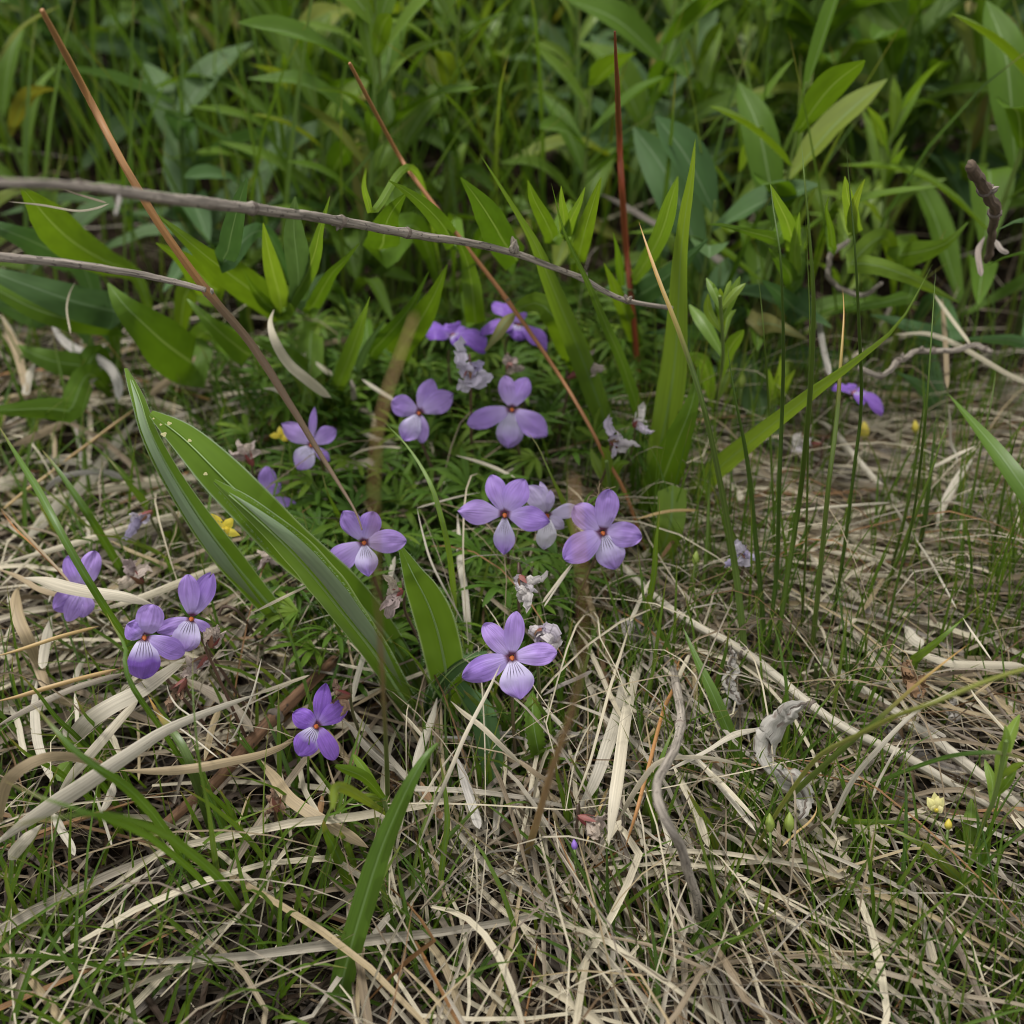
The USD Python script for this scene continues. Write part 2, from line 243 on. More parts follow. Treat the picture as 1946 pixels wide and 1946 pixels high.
    l += [('uv.UV', 'km.vector'), ('km.vector', 'kn.vector'), ('w.value', 'kn.w'), ('kn.fac', 'kr.value'), ('kr.result', 'kmix.fac'), (cur, 'kmix.a')]
    cur = 'kmix.result'
    l += [('s.y', 'dr.fac'), ('dr.color', 'db.color'), ('db.val', 'dmix.fac'), (cur, 'dmix.a'),
          ('dmix.result', 'p.base_color'), ('dmix.result', 't.color'), ('no.fac', 'bp.height'), ('bp.normal', 'p.normal'), ('p.BSDF', 'mx.closure1'), ('t.BSDF', 'mx.closure2')]
    return usdkit.material(stage, '/World/Looks/' + name, n, l, surface='mx.closure')

LO, HI = (0.305, 0.180, 0.60), (0.41, 0.27, 0.67)
petal_mat('petal', LO, HI, ([(0.0, (0.5, 0.5, 0.5)), (0.25, (0.25, 0.25, 0.25)), (0.55, (0, 0, 0))], (0.62, 0.55, 0.80)), False)
petal_mat('lip_petal', LO, HI, ([(0.0, (0.95, 0.95, 0.95)), (0.35, (0.85, 0.85, 0.85)), (0.55, (0.5, 0.5, 0.5)), (0.85, (0, 0, 0))], (0.62, 0.58, 0.80)), True)
petal_mat('deep_petal', (0.20, 0.085, 0.50), (0.26, 0.12, 0.55), ([(0.0, (0.4, 0.4, 0.4)), (0.3, (0, 0, 0))], (0.6, 0.5, 0.8)), False)
petal_mat('deep_lip', (0.22, 0.10, 0.52), (0.28, 0.14, 0.57), ([(0.0, (0.9, 0.9, 0.9)), (0.30, (0.6, 0.6, 0.6)), (0.55, (0, 0, 0))], (0.7, 0.68, 0.84)), True)
petal_mat('faded_petal', (0.40, 0.30, 0.60), (0.48, 0.39, 0.66), ([(0.0, (0.9, 0.9, 0.9)), (0.7, (0.4, 0.4, 0.4)), (1.0, (0, 0, 0))], (0.62, 0.56, 0.76)), False)
petal_mat('faded_lip', (0.52, 0.46, 0.68), (0.60, 0.54, 0.70), ([(0.0, (0.9, 0.9, 0.9)), (0.7, (0.6, 0.6, 0.6)), (1.0, (0, 0, 0))], (0.78, 0.77, 0.83)), True)
usdkit.material(stage, '/World/Looks/soil', {
    'g': ('geometry', {}), 'n': ('noise_texture', {'scale': 140.0, 'detail': 6.0, 'roughness': 0.7}),
    'r': ('rgb_ramp', {'ramp': [(0.3, (0.012, 0.008, 0.005)), (0.55, (0.028, 0.019, 0.012)), (0.75, (0.05, 0.035, 0.022))]}),
    'b': ('bump', {'strength': 1.0, 'distance': 0.004}), 'p': ('principled_bsdf', {'roughness': 0.95, 'specular_ior_level': 0.1})},
    [('g.position', 'n.vector'), ('n.fac', 'r.fac'), ('r.color', 'p.base_color'), ('n.fac', 'b.height'), ('b.normal', 'p.normal')], surface='p.BSDF')

# ------------------------------------------------------------------ objects
COUNT = {}
def numbered(path):
    k = COUNT.get(path, 0); COUNT[path] = k + 1
    return path if k == 0 else f'{path}_{k:03d}'

class G:
    """Geometry with uv, a random number and a 0..1 running coordinate per vertex."""
    def __init__(s):
        s.v, s.f, s.uv, s.r, s.a, s.n = [], [], [], [], [], 0
    def add(s, v, f, uv, r, a):
        s.v.append(v); s.f.append(np.asarray(f) + s.n); s.uv.append(uv); s.a.append(a)
        s.r.append(np.full(len(v), r) if np.ndim(r) == 0 else r); s.n += len(v)
        return s
    def arrays(s):
        return [np.concatenate(q) for q in (s.v, s.f, s.uv, s.r, s.a)]

def write(path, g, mat, base=(0, 0, 0), smooth=True):
    v, f, uv, r, a = g.arrays()
    m = usdkit.mesh(stage, path, (v - np.asarray(base), f), M(mat), smooth=smooth, uv=uv)
    pv = UsdGeom.PrimvarsAPI(m)
    pv.CreatePrimvar('rnd', T.FloatArray, 'vertex').Set(Vt.FloatArray.FromNumpy(r.astype(np.float32)))
    pv.CreatePrimvar('along', T.FloatArray, 'vertex').Set(Vt.FloatArray.FromNumpy(a.astype(np.float32)))
    m.CreateDoubleSidedAttr(True)
    return m.GetPrim()

def tag(p, label=None, cat=None, group=None, kind=None):
    for k, x in (('label', label), ('category', cat), ('group', group), ('kind', kind)):
        if x: p.SetCustomDataByKey(k, x)
    return p

def single(name, g, mat, label, cat, group=None):
    return tag(write(numbered('/World/' + name), g, mat), label, cat, group)

class Thing:
    def __init__(s, name, label, cat, base, group=None):
        s.path = numbered('/World/' + name); s.base = np.asarray(base, float)
        x = UsdGeom.Xform.Define(stage, s.path); x.AddTranslateOp().Set(Gf.Vec3d(*map(float, s.base)))
        s.prim = tag(x.GetPrim(), label, cat, group)
    def part(s, name, g, mat, parent=None, label=None):
        p = write(numbered(f'{parent.GetPath() if parent else s.path}/{name}'), g, mat, s.base)
        return tag(p, label)

# ------------------------------------------------------------------ shapes
def smooth_path(p, n):
    """Catmull-Rom through p, n points evenly spaced."""
    p = np.asarray(p, float)
    if len(p) == 2:
        return p[0] + np.linspace(0, 1, n)[:, None] * (p[1] - p[0])
    q = np.vstack([2 * p[0] - p[1], p, 2 * p[-1] - p[-2]])
    t = np.linspace(0, 1, 14)[:, None]
    out = []
    for i in range(1, len(q) - 2):
        a, b, c, d = q[i - 1], q[i], q[i + 1], q[i + 2]
        out.append(0.5 * (2 * b + (c - a) * t + (2 * a - 5 * b + 4 * c - d) * t ** 2 + (3 * b - a - 3 * c + d) * t ** 3)[:-1])
    out = np.vstack(out + [p[-1:]])
    s = np.r_[0, np.cumsum(np.linalg.norm(np.diff(out, axis=0), axis=1))]
    k = np.linspace(0, s[-1], n)
    return np.stack([np.interp(k, s, out[:, j]) for j in range(3)], 1)

def unit(v):
    return v / np.maximum(np.linalg.norm(v, axis=-1, keepdims=True), 1e-12)

def tangents(p):
    return unit(np.gradient(p, axis=0))

def tri_grid(n, m, closed=False):
    i, j = np.meshgrid(np.arange(n - 1), np.arange(m if closed else m - 1), indexing='ij')
    i, j = i.ravel(), j.ravel(); k = (j + 1) % m
    a, b, c, d = i * m + j, i * m + k, (i + 1) * m + k, (i + 1) * m + j
    return np.vstack([np.stack([a, b, c], 1), np.stack([a, c, d], 1)])

def ribbon(p, w, side, r=0.5, fold=0.25, across=3, flip=False, roll=None, rippling=0.0, seed=0, g=None):
    """A thin leaf-like strip along p, w wide; fold lifts its edges; roll (radians) curls it across."""
    n = len(p); t = tangents(p)
    side = unit(side - (side * t).sum(1, keepdims=True) * t); nor = np.cross(side, t)
    u = np.linspace(-1, 1, across)
    s = np.r_[0, np.cumsum(np.linalg.norm(np.diff(p, axis=0), axis=1))]
    h = w / 2
    if roll is None:
        x = np.outer(h, u); z = np.outer(h, np.abs(u)) * fold
    else:
        a = np.outer(roll * np.ones(n), u); k = np.maximum(np.abs(roll * np.ones(n)), 1e-3)[:, None]
        x = h[:, None] * np.sin(a) / k; z = h[:, None] * (1 - np.cos(a)) / k * np.sign(roll * np.ones(n))[:, None]
    if rippling:
        ph = np.stack([s[:, None] * 90 + 0 * u, 0 * s[:, None] + u * 1.3 + seed * 7.1, np.full((n, across), seed * 3.3)], -1)
        z = z + (noise(ph, seed) - 0.5) * 2 * rippling * h[:, None] * (0.25 + np.abs(u))
    v = p[:, None] + side[:, None] * x[..., None] + nor[:, None] * z[..., None]
    uv = np.stack([np.broadcast_to((u + 1) / 2, (n, across)), np.broadcast_to((s * 20)[:, None], (n, across))], -1).reshape(-1, 2)
    al = np.repeat(s / max(s[-1], 1e-9), across)
    if flip: al = 1 - al
    g = g or G()
    return g.add(v.reshape(-1, 3), tri_grid(n, across), uv, r, al)

def tube(p, rad, sides=8, r=0.5, flip=False, rough=0.0, seed=0, g=None, caps=True):
    p = np.asarray(p, float); n = len(p); t = tangents(p)
    ref = np.array([0.31, 0.2, 0.93]); b = unit(np.cross(t, ref)); c = np.cross(t, b)
    a = np.linspace(0, 2 * math.pi, sides + 1)
    rad = np.broadcast_to(rad, (n,)).astype(float)
    s = np.r_[0, np.cumsum(np.linalg.norm(np.diff(p, axis=0), axis=1))]
    R = np.repeat(rad[:, None], sides + 1, 1)
    if rough:
        ang = np.broadcast_to(np.linspace(0, 1, sides + 1), (n, sides + 1))
        ph = np.stack([np.cos(ang * 2 * math.pi) * 1.6, np.sin(ang * 2 * math.pi) * 1.6 + seed * 5.0, np.broadcast_to((s * 160)[:, None], R.shape)], -1)
        R = R * (1 + (fbm(ph, 3, seed) - 0.5) * 2 * rough)
    v = p[:, None] + R[..., None] * (np.cos(a)[None, :, None] * b[:, None] + np.sin(a)[None, :, None] * c[:, None])
    uv = np.stack([np.broadcast_to(np.linspace(0, 1, sides + 1), R.shape), np.broadcast_to((s * 20)[:, None], R.shape)], -1).reshape(-1, 2)
    al = np.repeat(s / max(s[-1], 1e-9), sides + 1)
    if flip: al = 1 - al
    f = tri_grid(n, sides + 1)
    v = v.reshape(-1, 3)
    if caps:
        k = len(v); v = np.vstack([v, p[:1], p[-1:]]); uv = np.vstack([uv, [[0.5, 0]], [[0.5, s[-1] * 20]]]); al = np.r_[al, al[0], al[-1]]
        m = sides + 1
        f = np.vstack([f, [[k, j + 1, j] for j in range(sides)], [[k + 1, (n - 1) * m + j, (n - 1) * m + j + 1] for j in range(sides)]])
    g = g or G()
    return g.add(v, f, uv, r, al)

def blob(c, axis, length, radius, r=0.5, rough=0.15, seed=0, nose=0.8, g=None):
    """A bud: pointed ovoid along axis from c."""
    t = np.linspace(0, 1, 9); prof = np.sin(np.pi * np.clip(t, 0.02, 0.985) ** nose) ** 0.8 * radius
    axis = unit(np.asarray(axis, float))
    return tube(np.asarray(c) + np.outer(t * length, axis), np.maximum(prof, radius * 0.08), 9, r, rough=rough, seed=seed, g=g)

rng = np.random.default_rng(20)
def face_cam(p):
    """Side vector that shows a strip's face to whoever looks along the photograph's rays there."""
    return unit(np.cross(tangents(p), p - CAM))

def traced(tile, pts, z, n=24):
    q = px(tile, pts); k = np.r_[0, np.cumsum(np.linalg.norm(np.diff(q, axis=0), axis=1))]; k = k / k[-1]
    z = np.interp(k, np.linspace(0, 1, len(z)), z) if np.ndim(z) else np.full(len(q), z)
    return smooth_path(at_z(q, z), n)

def mw(tile, w, p):
    """widths given in the tile's pixels -> metres at the points p"""
    k = TILE[tile][2]
    w = np.interp(np.linspace(0, 1, len(p)), np.linspace(0, 1, len(np.atleast_1d(w))), np.atleast_1d(w))
    return w * k * depth(p) / FPX

def taper(n, start=None, end=None):
    """width profile: 'start'/'end' = length share over which that end narrows to a point"""
    t = np.linspace(0, 1, n); q = np.ones(n)
    if start: q *= np.clip(t / start, 0.002, 1) ** .65
    if end: q *= np.clip((1 - t) / end, 0.002, 1) ** .65
    return q

def to_ground(p, n=5, lean=0.85):
    """runs a stem's last point on down into the soil"""
    d = unit(p[-1] - p[-2]); e = p[-1].copy()
    h = e[2] - ground_z(e[0], e[1])
    if h < 0.004: return p
    foot = np.array([e[0] + d[0] * h * lean, e[1] + d[1] * h * lean, 0]); foot[2] = ground_z(foot[0], foot[1]) - 0.004
    mid = (e + foot) / 2 + np.array([d[0], d[1], 0]) * h * 0.08
    return smooth_path(np.vstack([p[:-1:3], e, mid, foot]), len(p) + n)

def strip(name, tile, pts, w, z, mat, label, cat, group=None, tip=0.3, end=0.0, fold=0.3, turn=0.0, r=None, root=False, n=26, roll=None, rip=0.05, across=3):
    """A traced blade. First point = tip. turn tilts its face away from the viewer."""
    p = traced(tile, pts, z, n)
    ww = mw(tile, w, p) * taper(n, tip, end)
    if root:
        k = len(p); p = to_ground(p); ww = np.r_[ww, np.full(len(p) - k, ww[-1] * 0.8)]
        ww = np.interp(np.linspace(0, 1, len(p)), np.linspace(0, 1, len(ww)), ww)
    s = face_cam(p); t = tangents(p)
    a = turn + 0.25 * np.sin(np.linspace(0, 3, len(p)) + rng.uniform(0, 6))
    s = s * np.cos(a)[:, None] + np.cross(t, s) * np.sin(a)[:, None]
    g = ribbon(p, ww, s, rng.uniform() if r is None else r, fold, across, flip=True, rippling=rip, seed=int(rng.integers(99)), roll=roll)
    return single(name, g, mat, label, cat, group)

def stalk(name, tile, pts, w, z, mat, label, cat, group=None, root=False, rough=0.12, r=None, n=40, sides=8, flip=False):
    p = traced(tile, pts, z, n); ww = mw(tile, w, p) / 2
    if root:
        k = len(p); p = to_ground(p); ww = np.interp(np.linspace(0, 1, len(p)), np.linspace(0, 1, k), ww)
    g = tube(p, ww, sides, rng.uniform() if r is None else r, flip=flip, rough=rough, seed=int(rng.integers(99)))
    return single(name, g, mat, label, cat, group)
# ================================================================== GROUND AND GROUND COVER
k_ = np.linspace(-1, 1, 241); ax_ = np.sign(k_) * (np.abs(k_) * 1.1 + np.abs(k_) ** 9 * 120)
gx, gy = np.meshgrid(ax_, ax_ + 0.6, indexing='ij')
gz = ground_z(gx, gy) + (fbm(np.stack([gx * 70, gy * 70, gx * 0], -1), 3, 9) - .5) * .006
gr = G().add(np.stack([gx, gy, gz], -1).reshape(-1, 3), tri_grid(241, 241)[:, ::-1], np.stack([gx, gy], -1).reshape(-1, 2), .5, np.zeros(gx.size))
tag(write('/World/ground', gr, 'soil'), kind='structure')

def region(pts):
    """ground polygon given by corner pixels of the photograph"""
    return at_z(px('D', pts), 0.0)[:, :2]

def inside(P_, poly):
    x, y = P_[:, 0], P_[:, 1]; c = np.zeros(len(x), bool); n = len(poly); j = n - 1
    for i in range(n):
        xi, yi = poly[i]; xj, yj = poly[j]
        c ^= ((yi > y) != (yj > y)) & (x < (xj - xi) * (y - yi) / (yj - yi + 1e-15) + xi); j = i
    return c

def sample(n, poly, rg, clump=0.0, scale=25, seed=0):
    lo, hi = poly.min(0), poly.max(0); out = np.zeros((0, 2))
    while len(out) < n:
        q = rg.uniform(lo, hi, (n * 3, 2)); q = q[inside(q, poly)]
        if clump:
            w = noise(np.stack([q[:, 0] * scale, q[:, 1] * scale, 0 * q[:, 0]], 1), seed); q = q[rg.uniform(size=len(q)) < np.clip((w - .5) * 3 * clump + .6, .04, 1)]
        out = np.vstack([out, q])
    return out[:n]

def upright(xy, rg, length, width, lean=(.05, .5), curve=(.1, 1.0), az=None, seg=7, fold=.35, r=(0, 1), sink=.004):
    """n growing blades -> points (n, seg, 3), side vectors, widths, random numbers"""
    n = len(xy); L = rg.uniform(*length, n); az = rg.uniform(0, 2 * np.pi, n) if az is None else az
    th = rg.uniform(*lean, n)[:, None] + rg.uniform(*curve, n)[:, None] * np.linspace(0, 1, seg) ** 1.4
    ds = (L / (seg - 1))[:, None]
    hx = np.concatenate([np.zeros((n, 1)), np.cumsum(np.sin(th[:, :-1]) * ds, 1)], 1); hz = np.concatenate([np.zeros((n, 1)), np.cumsum(np.cos(th[:, :-1]) * ds, 1)], 1)
    waz = az[:, None] + np.linspace(0, 1, seg) * rg.normal(0, .25, n)[:, None]
    p = np.stack([xy[:, :1] + hx * np.cos(waz), xy[:, 1:] + hx * np.sin(waz), ground_z(xy[:, 0], xy[:, 1])[:, None] - sink + hz], -1)
    p[..., 2] = np.maximum(p[..., 2], -0.004)
    tw = az[:, None] + np.pi / 2 + rg.normal(0, .5, n)[:, None] + np.linspace(0, 1, seg) * rg.normal(0, .6, n)[:, None]
    side = np.stack([np.cos(tw), np.sin(tw), np.zeros_like(tw)], -1)
    t = np.linspace(0, 1, seg)
    w = rg.uniform(*width, n)[:, None] * np.clip((.65 + .5 * t) * (1 - t ** 3) + .0, .03, 1)
    return p, side, w, rg.uniform(*r, n), fold

def lying(xy, rg, length, width, az, spread, height=(.004, .04), seg=8, fold=.4, r=(0, 1), bend=.5, arch=.02):
    n = len(xy); L = rg.uniform(*length, n); a = az + rg.normal(0, spread, n)
    aa = a[:, None] + np.linspace(-.5, .5, seg) * rg.normal(0, bend, n)[:, None] + (np.linspace(0, 1, seg) > rg.uniform(.2, 1.6, n)[:, None]) * rg.normal(0, .5, n)[:, None]
    ds = (L / (seg - 1))[:, None]
    x = xy[:, :1] + np.cumsum(np.cos(aa) * ds, 1) - L[:, None] / 2 * np.cos(a)[:, None]; y = xy[:, 1:] + np.cumsum(np.sin(aa) * ds, 1) - L[:, None] / 2 * np.sin(a)[:, None]
    t = np.linspace(0, 1, seg); z0, z1 = rg.uniform(*height, n)[:, None], rg.uniform(*height, n)[:, None]
    z = ground_z(x, y) + z0 * (1 - t) + z1 * t + np.sin(np.pi * t) * rg.uniform(-.3, 1, n)[:, None] * arch
    z = np.maximum(z, ground_z(x, y) + .001)
    p = np.stack([x, y, z], -1)
    d = unit(np.gradient(p, axis=1)); up = np.array([0, 0, 1.0]) + rg.normal(0, .6, (n, 1, 3))
    side = np.cross(d, up)
    w = rg.uniform(*width, n)[:, None] * np.clip(np.sin(np.pi * np.clip(t, .05, .95)) ** .5, .2, 1) * rg.uniform(.85, 1.1, (n, seg))
    return p, side, w, rg.uniform(*r, n), fold

def strips_geo(p, side, w, r, fold, sel=None, flip=False):
    if sel is not None: p, side, w, r = p[sel], side[sel], w[sel], r[sel]
    n, seg, _ = p.shape
    t = unit(np.gradient(p, axis=1)); side = unit(side - (side * t).sum(-1, keepdims=True) * t); nor = np.cross(side, t); nor *= np.sign(nor[..., 2:] + 1e-9)
    h = w[..., None] / 2
    v = np.stack([p - side * h, p - nor * h * fold * 1.2, p + side * h], 2)
    s = np.concatenate([np.zeros((n, 1)), np.cumsum(np.linalg.norm(np.diff(p, axis=1), axis=-1), 1)], 1)
    uv = np.stack([np.broadcast_to([0, .5, 1.0], (n, seg, 3)), np.broadcast_to(s[..., None] * 20, (n, seg, 3))], -1)
    al = np.broadcast_to(np.linspace(0, 1, seg)[None, :, None], (n, seg, 3))
    f = tri_grid(seg, 3)[None] + (np.arange(n) * seg * 3)[:, None, None]
    return G().add(v.reshape(-1, 3), f.reshape(-1, 3), uv.reshape(-1, 2), np.repeat(r, seg * 3), al.reshape(-1))

def scatter(batches, keep, mat, name, label, cat, group, stuff_name, stuff_label, stuff_cat):
    """The 'keep' pieces that show largest in the photograph become things of their own, all others one mass."""
    P_ = [np.concatenate([b[i] for b in batches]) for i in range(4)]; fold = batches[0][4]
    n, seg, _ = P_[0].shape
    q, d = project(P_[0].reshape(-1, 3)); q = q.reshape(n, seg, 2); d = d.reshape(n, seg)
    ok = (q[..., 0] > 0) & (q[..., 0] < 1946) & (q[..., 1] > 345) & (q[..., 1] < 1600) & (d > .05)
    area = (P_[2] * FPX / np.maximum(d, .05) * ok)[:, :-1] * np.linalg.norm(np.diff(q, axis=1), axis=-1)
    top = np.argsort(-area.sum(1))[:keep]; rest = np.setdiff1d(np.arange(n), top)
    for i in top:
        single(name, strips_geo(*P_, fold, sel=[i]), mat, label, cat, group)
    tag(write('/World/' + stuff_name, strips_geo(*P_, fold, sel=rest), mat), stuff_label, stuff_cat, kind='stuff')

rg = np.random.default_rng(4)
ALL = at_z(np.array([(-150, -200), (2096, -200), (2200, 2050), (-250, 2050)]), 0)[:, :2]
MAT = region([(1150, 960), (1320, 830), (2050, 800), (2150, 1300), (1250, 1260)])
RIGHT = region([(1180, 1180), (2150, 1080), (2250, 2100), (1150, 2100)])
MID = region([(830, 1150), (1330, 1080), (1420, 2100), (700, 2100)])
LEFT = region([(-200, 700), (450, 700), (560, 900), (620, 1400), (620, 2100), (-300, 2100)])
HEART = region([(520, 760), (1180, 640), (1250, 1000), (1130, 1240), (640, 1330), (430, 1050)])
BACK = region([(-250, -260), (2200, -260), (2150, 770), (1330, 780), (1150, 650), (560, 700), (-150, 720)])
FAR = region([(-900, -560), (2850, -560), (2300, -150), (-350, -150)])

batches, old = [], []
for poly, n, az, sp, ln, wd in ((MAT, 880, -.12, .30, (.08, .24), (.0011, .0032)), (RIGHT, 400, -.55, .5, (.06, .18), (.0009, .0028)), (MID, 300, -1.25, .55, (.05, .16), (.0009, .0030)),
                                (LEFT, 400, .45, .65, (.06, .18), (.0010, .0036)), (HEART, 70, .2, .9, (.04, .12), (.0007, .0020)), (BACK, 200, .2, .9, (.05, .2), (.0010, .0028)), (ALL, 260, 0, 1.6, (.03, .12), (.0006, .0018))):
    batches.append(lying(sample(n, poly, rg, .8, 30, n), rg, ln, wd, az, sp, height=(.008, .036)))
    batches.append(lying(sample(int(n * .6), poly, rg), rg, (.04, .14), (.0003, .0009), az, sp * 1.6, height=(.006, .055), arch=.035))
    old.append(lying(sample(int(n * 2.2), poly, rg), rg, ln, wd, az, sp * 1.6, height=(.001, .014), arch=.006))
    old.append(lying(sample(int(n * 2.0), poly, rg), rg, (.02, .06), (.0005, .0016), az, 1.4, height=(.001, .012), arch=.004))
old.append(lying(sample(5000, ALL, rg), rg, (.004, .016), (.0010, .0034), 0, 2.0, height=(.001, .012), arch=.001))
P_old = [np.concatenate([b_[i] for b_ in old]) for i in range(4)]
tag(write('/World/shade_toned_old_thatch', strips_geo(*P_old, .4), 'shade_toned_old_straw'), 'decayed straw lying deepest on the soil, colour darkened to imitate shade', 'dry grass', kind='stuff')
scatter(batches, 26, 'straw', 'straw', 'dry straw blade lying loose in the thatch between the plants', 'dry straw', 'loose dry straw in the thatch', 'straw_thatch', 'tangled mat of dry grey and beige straw covering the ground', 'dry grass')

batches = [upright(sample(1250, LEFT, rg, 1, 22, 3), rg, (.035, .10), (.0011, .0028)), upright(sample(950, MID, rg, 1, 25, 4), rg, (.025, .08), (.0010, .0026)),
           upright(sample(1400, RIGHT, rg, 1, 25, 5), rg, (.025, .095), (.0009, .0022), lean=(0, .35), curve=(0, .7)), upright(sample(1100, MAT, rg, 1, 20, 6), rg, (.03, .12), (.0008, .0018), lean=(0, .25), curve=(0, .5)),
           upright(sample(1400, HEART, rg, .6, 22, 7), rg, (.03, .085), (.0009, .0024)), upright(sample(3200, BACK, rg, .7, 12, 8), rg, (.08, .26), (.0018, .0050), lean=(0, .3), curve=(.1, .9)),
           upright(sample(900, ALL, rg, .5, 15, 9), rg, (.02, .06), (.0005, .0014)), upright(sample(2500, FAR, rg, .5, 6, 10), rg, (.12, .32), (.003, .007), lean=(0, .3), curve=(.1, .8))]
scatter(batches, 140, 'grass', 'grass_shoot', 'green grass blade growing among the other plants', 'grass blade', 'scattered green grass blades', 'meadow_grass', 'green grass growing through straw and behind the violets', 'grass')

# ------------------------------------------------------------------ violet foliage: fans of narrow lobes on thin stalks
def violet_leaf_parts(rg, n_leaf, spread):
    out = []
    for i in range(n_leaf):
        a = rg.uniform(0, 2 * np.pi); d = spread * rg.uniform(.15, 1); h = rg.uniform(.018, .060)
        foot = np.array([rg.normal(0, .003), rg.normal(0, .003), -.004]); top = np.array([d * np.cos(a), d * np.sin(a), h])
        stem = smooth_path(np.array([foot, foot * .6 + top * .4 + [0, 0, h * .3], top]), 8)
        g = G(); nl = int(rg.integers(5, 8)); tilt = np.array([np.cos(a), np.sin(a), rg.uniform(-.1, .7)]); tilt = unit(tilt); b = unit(np.cross(tilt, [0, 0, 1])); r0 = rg.uniform()
        for j in range(nl):
            f = (j - (nl - 1) / 2) / ((nl - 1) / 2) * rg.uniform(1.1, 1.35); L_ = rg.uniform(.015, .026) * (1 - .22 * abs(f))
            dr = tilt * np.cos(f) + b * np.sin(f); up = np.cross(b, tilt)
            p = smooth_path(np.array([top, top + dr * L_ * .5 + up * L_ * .07, top + dr * L_ - np.array([0, 0, L_ * rg.uniform(0, .2)])]), 7)
            w = rg.uniform(.0019, .0031) * np.array([.35, .6, .85, 1, 1, .75, .08])
            s = np.tile(np.cross(dr, up), (7, 1)) + rg.normal(0, .15, 3)
            ribbon(p, w, s, np.clip(r0 + rg.normal(0, .1), 0, 1), .3, 3, g=g)
        out.append((stem, g))
    return out
spots = sample(110, HEART, rg)
for i, (x, y) in enumerate(spots):
    t = Thing('violet_leaf_clump', 'tuft of dark narrow-lobed violet leaves under the flowers', 'violet leaves', [x, y, ground_z(x, y)], 'violet leaf tufts')
    t.base = np.zeros(3)
    for stem, g in violet_leaf_parts(rg, 6, .028):
        lf = t.part('leaf', g, 'violet_leaf'); t.part('leaf_stalk', tube(stem, .00045, 5, .5), 'green_stem', lf)

# ------------------------------------------------------------------ leafy plants of the background (a few kinds, then copies)
def make_plant(name, label, group, rg, height, n_leaf, lw, ll, mat, at, lean=.15, rising=.9):
    t = Thing(name, label, 'leafy plant', [at[0], at[1], ground_z(*at) - .003], group); t.base = np.zeros(3)
    a0 = rg.uniform(0, 6.28); top = np.array([lean * height * np.cos(a0), lean * height * np.sin(a0), height])
    sp = smooth_path(np.array([[0, 0, 0], top * .5 + rg.normal(0, .004, 3), top]), 24)
    t.part('stem', tube(sp, np.linspace(.0016, .0007, 24), 6, rg.uniform()), 'green_stem')
    for i in range(n_leaf):
        k = .15 + .85 * (i + .5) / n_leaf; b = sp[min(int(k * 23), 23)]; a = i * 2.4 + rg.normal(0, .3); L_ = rg.uniform(*ll) * (1.1 - .5 * k)
        el = rising * (.35 + .75 * k) + rg.normal(0, .15); d = np.array([np.cos(a) * np.cos(el), np.sin(a) * np.cos(el), np.sin(el)])
        droop = rg.uniform(.1, .55) * L_
        p = smooth_path(np.array([b, b + d * L_ * .5 + [0, 0, .04 * L_], b + d * L_ - [0, 0, droop * (1.1 - k)]]), 12)
        s = np.tile(np.cross(d, [0, 0, 1]), (12, 1)) + rg.normal(0, .25, 3)
        w = rg.uniform(*lw) * profile(12, (.25, .55, .85, 1, .98, .85, .55, .05))
        t.part('leaf', ribbon(p, w, s, rg.uniform(), .3, 5, rippling=.1, seed=i), mat)
    return t
def profile(n, shape):
    from scipy.interpolate import PchipInterpolator
    return PchipInterpolator(np.linspace(0, 1, len(shape)), shape)(np.linspace(0, 1, n))
def copy_of(src, at, rz, sc, label, group):
    path = numbered('/World/' + src.path.split('/')[-1].split('_00')[0])
    x = UsdGeom.Xform.Define(stage, path); p = x.GetPrim()
    p.GetReferences().AddInternalReference(src.path)
    x.ClearXformOpOrder(); x.AddTranslateOp().Set(Gf.Vec3d(float(at[0]), float(at[1]), float(ground_z(*at)) - .003)); x.AddRotateZOp().Set(float(rz)); x.AddScaleOp().Set(Gf.Vec3f(*[float(sc)] * 3))
    p.SetInstanceable(True); tag(p, label, 'leafy plant', group)
KINDS = [('lance_leaf_plant', 'lance-leaved green plant in the growth behind the violets', (.12, .22), 12, (.013, .022), (.08, .125), 'leaf', .85),
         ('willowy_plant', 'narrow-leaved upright green plant in the growth behind the violets', (.16, .27), 20, (.007, .012), (.055, .09), 'leaf', 1.0),
         ('dull_leaf_plant', 'dull bluish-green broad-leaved plant in the growth behind the violets', (.09, .17), 10, (.015, .024), (.09, .14), 'dull_leaf', .65),
         ('young_plant', 'bright yellow-green leafy shoot in the growth behind the violets', (.12, .22), 14, (.006, .010), (.045, .07), 'young_leaf', 1.05)]
spots = sample(330, BACK, rg, .4, 9, 11); spots = spots[np.argsort(spots[:, 1])]
spots = np.vstack([spots, sample(110, FAR, rg)])
protos = {}
for i, at in enumerate(spots):
    kd = int(rg.choice(4, p=[.44, .18, .25, .13])); v = int(rg.integers(3)); K = KINDS[kd]; gname = K[1].split(' in the')[0] + 's at the back'
    if (kd, v) not in protos:
        r2 = np.random.default_rng(50 + kd * 5 + v)
        protos[kd, v] = make_plant(K[0], K[1], gname, r2, r2.uniform(*K[2]), K[3], K[4], K[5], K[6], at, rising=K[7])
    else:
        copy_of(protos[kd, v], at, rg.uniform(0, 360), rg.uniform(.8, 1.2) * (1.15 if at[1] > 1.1 else 1), K[1], gname)
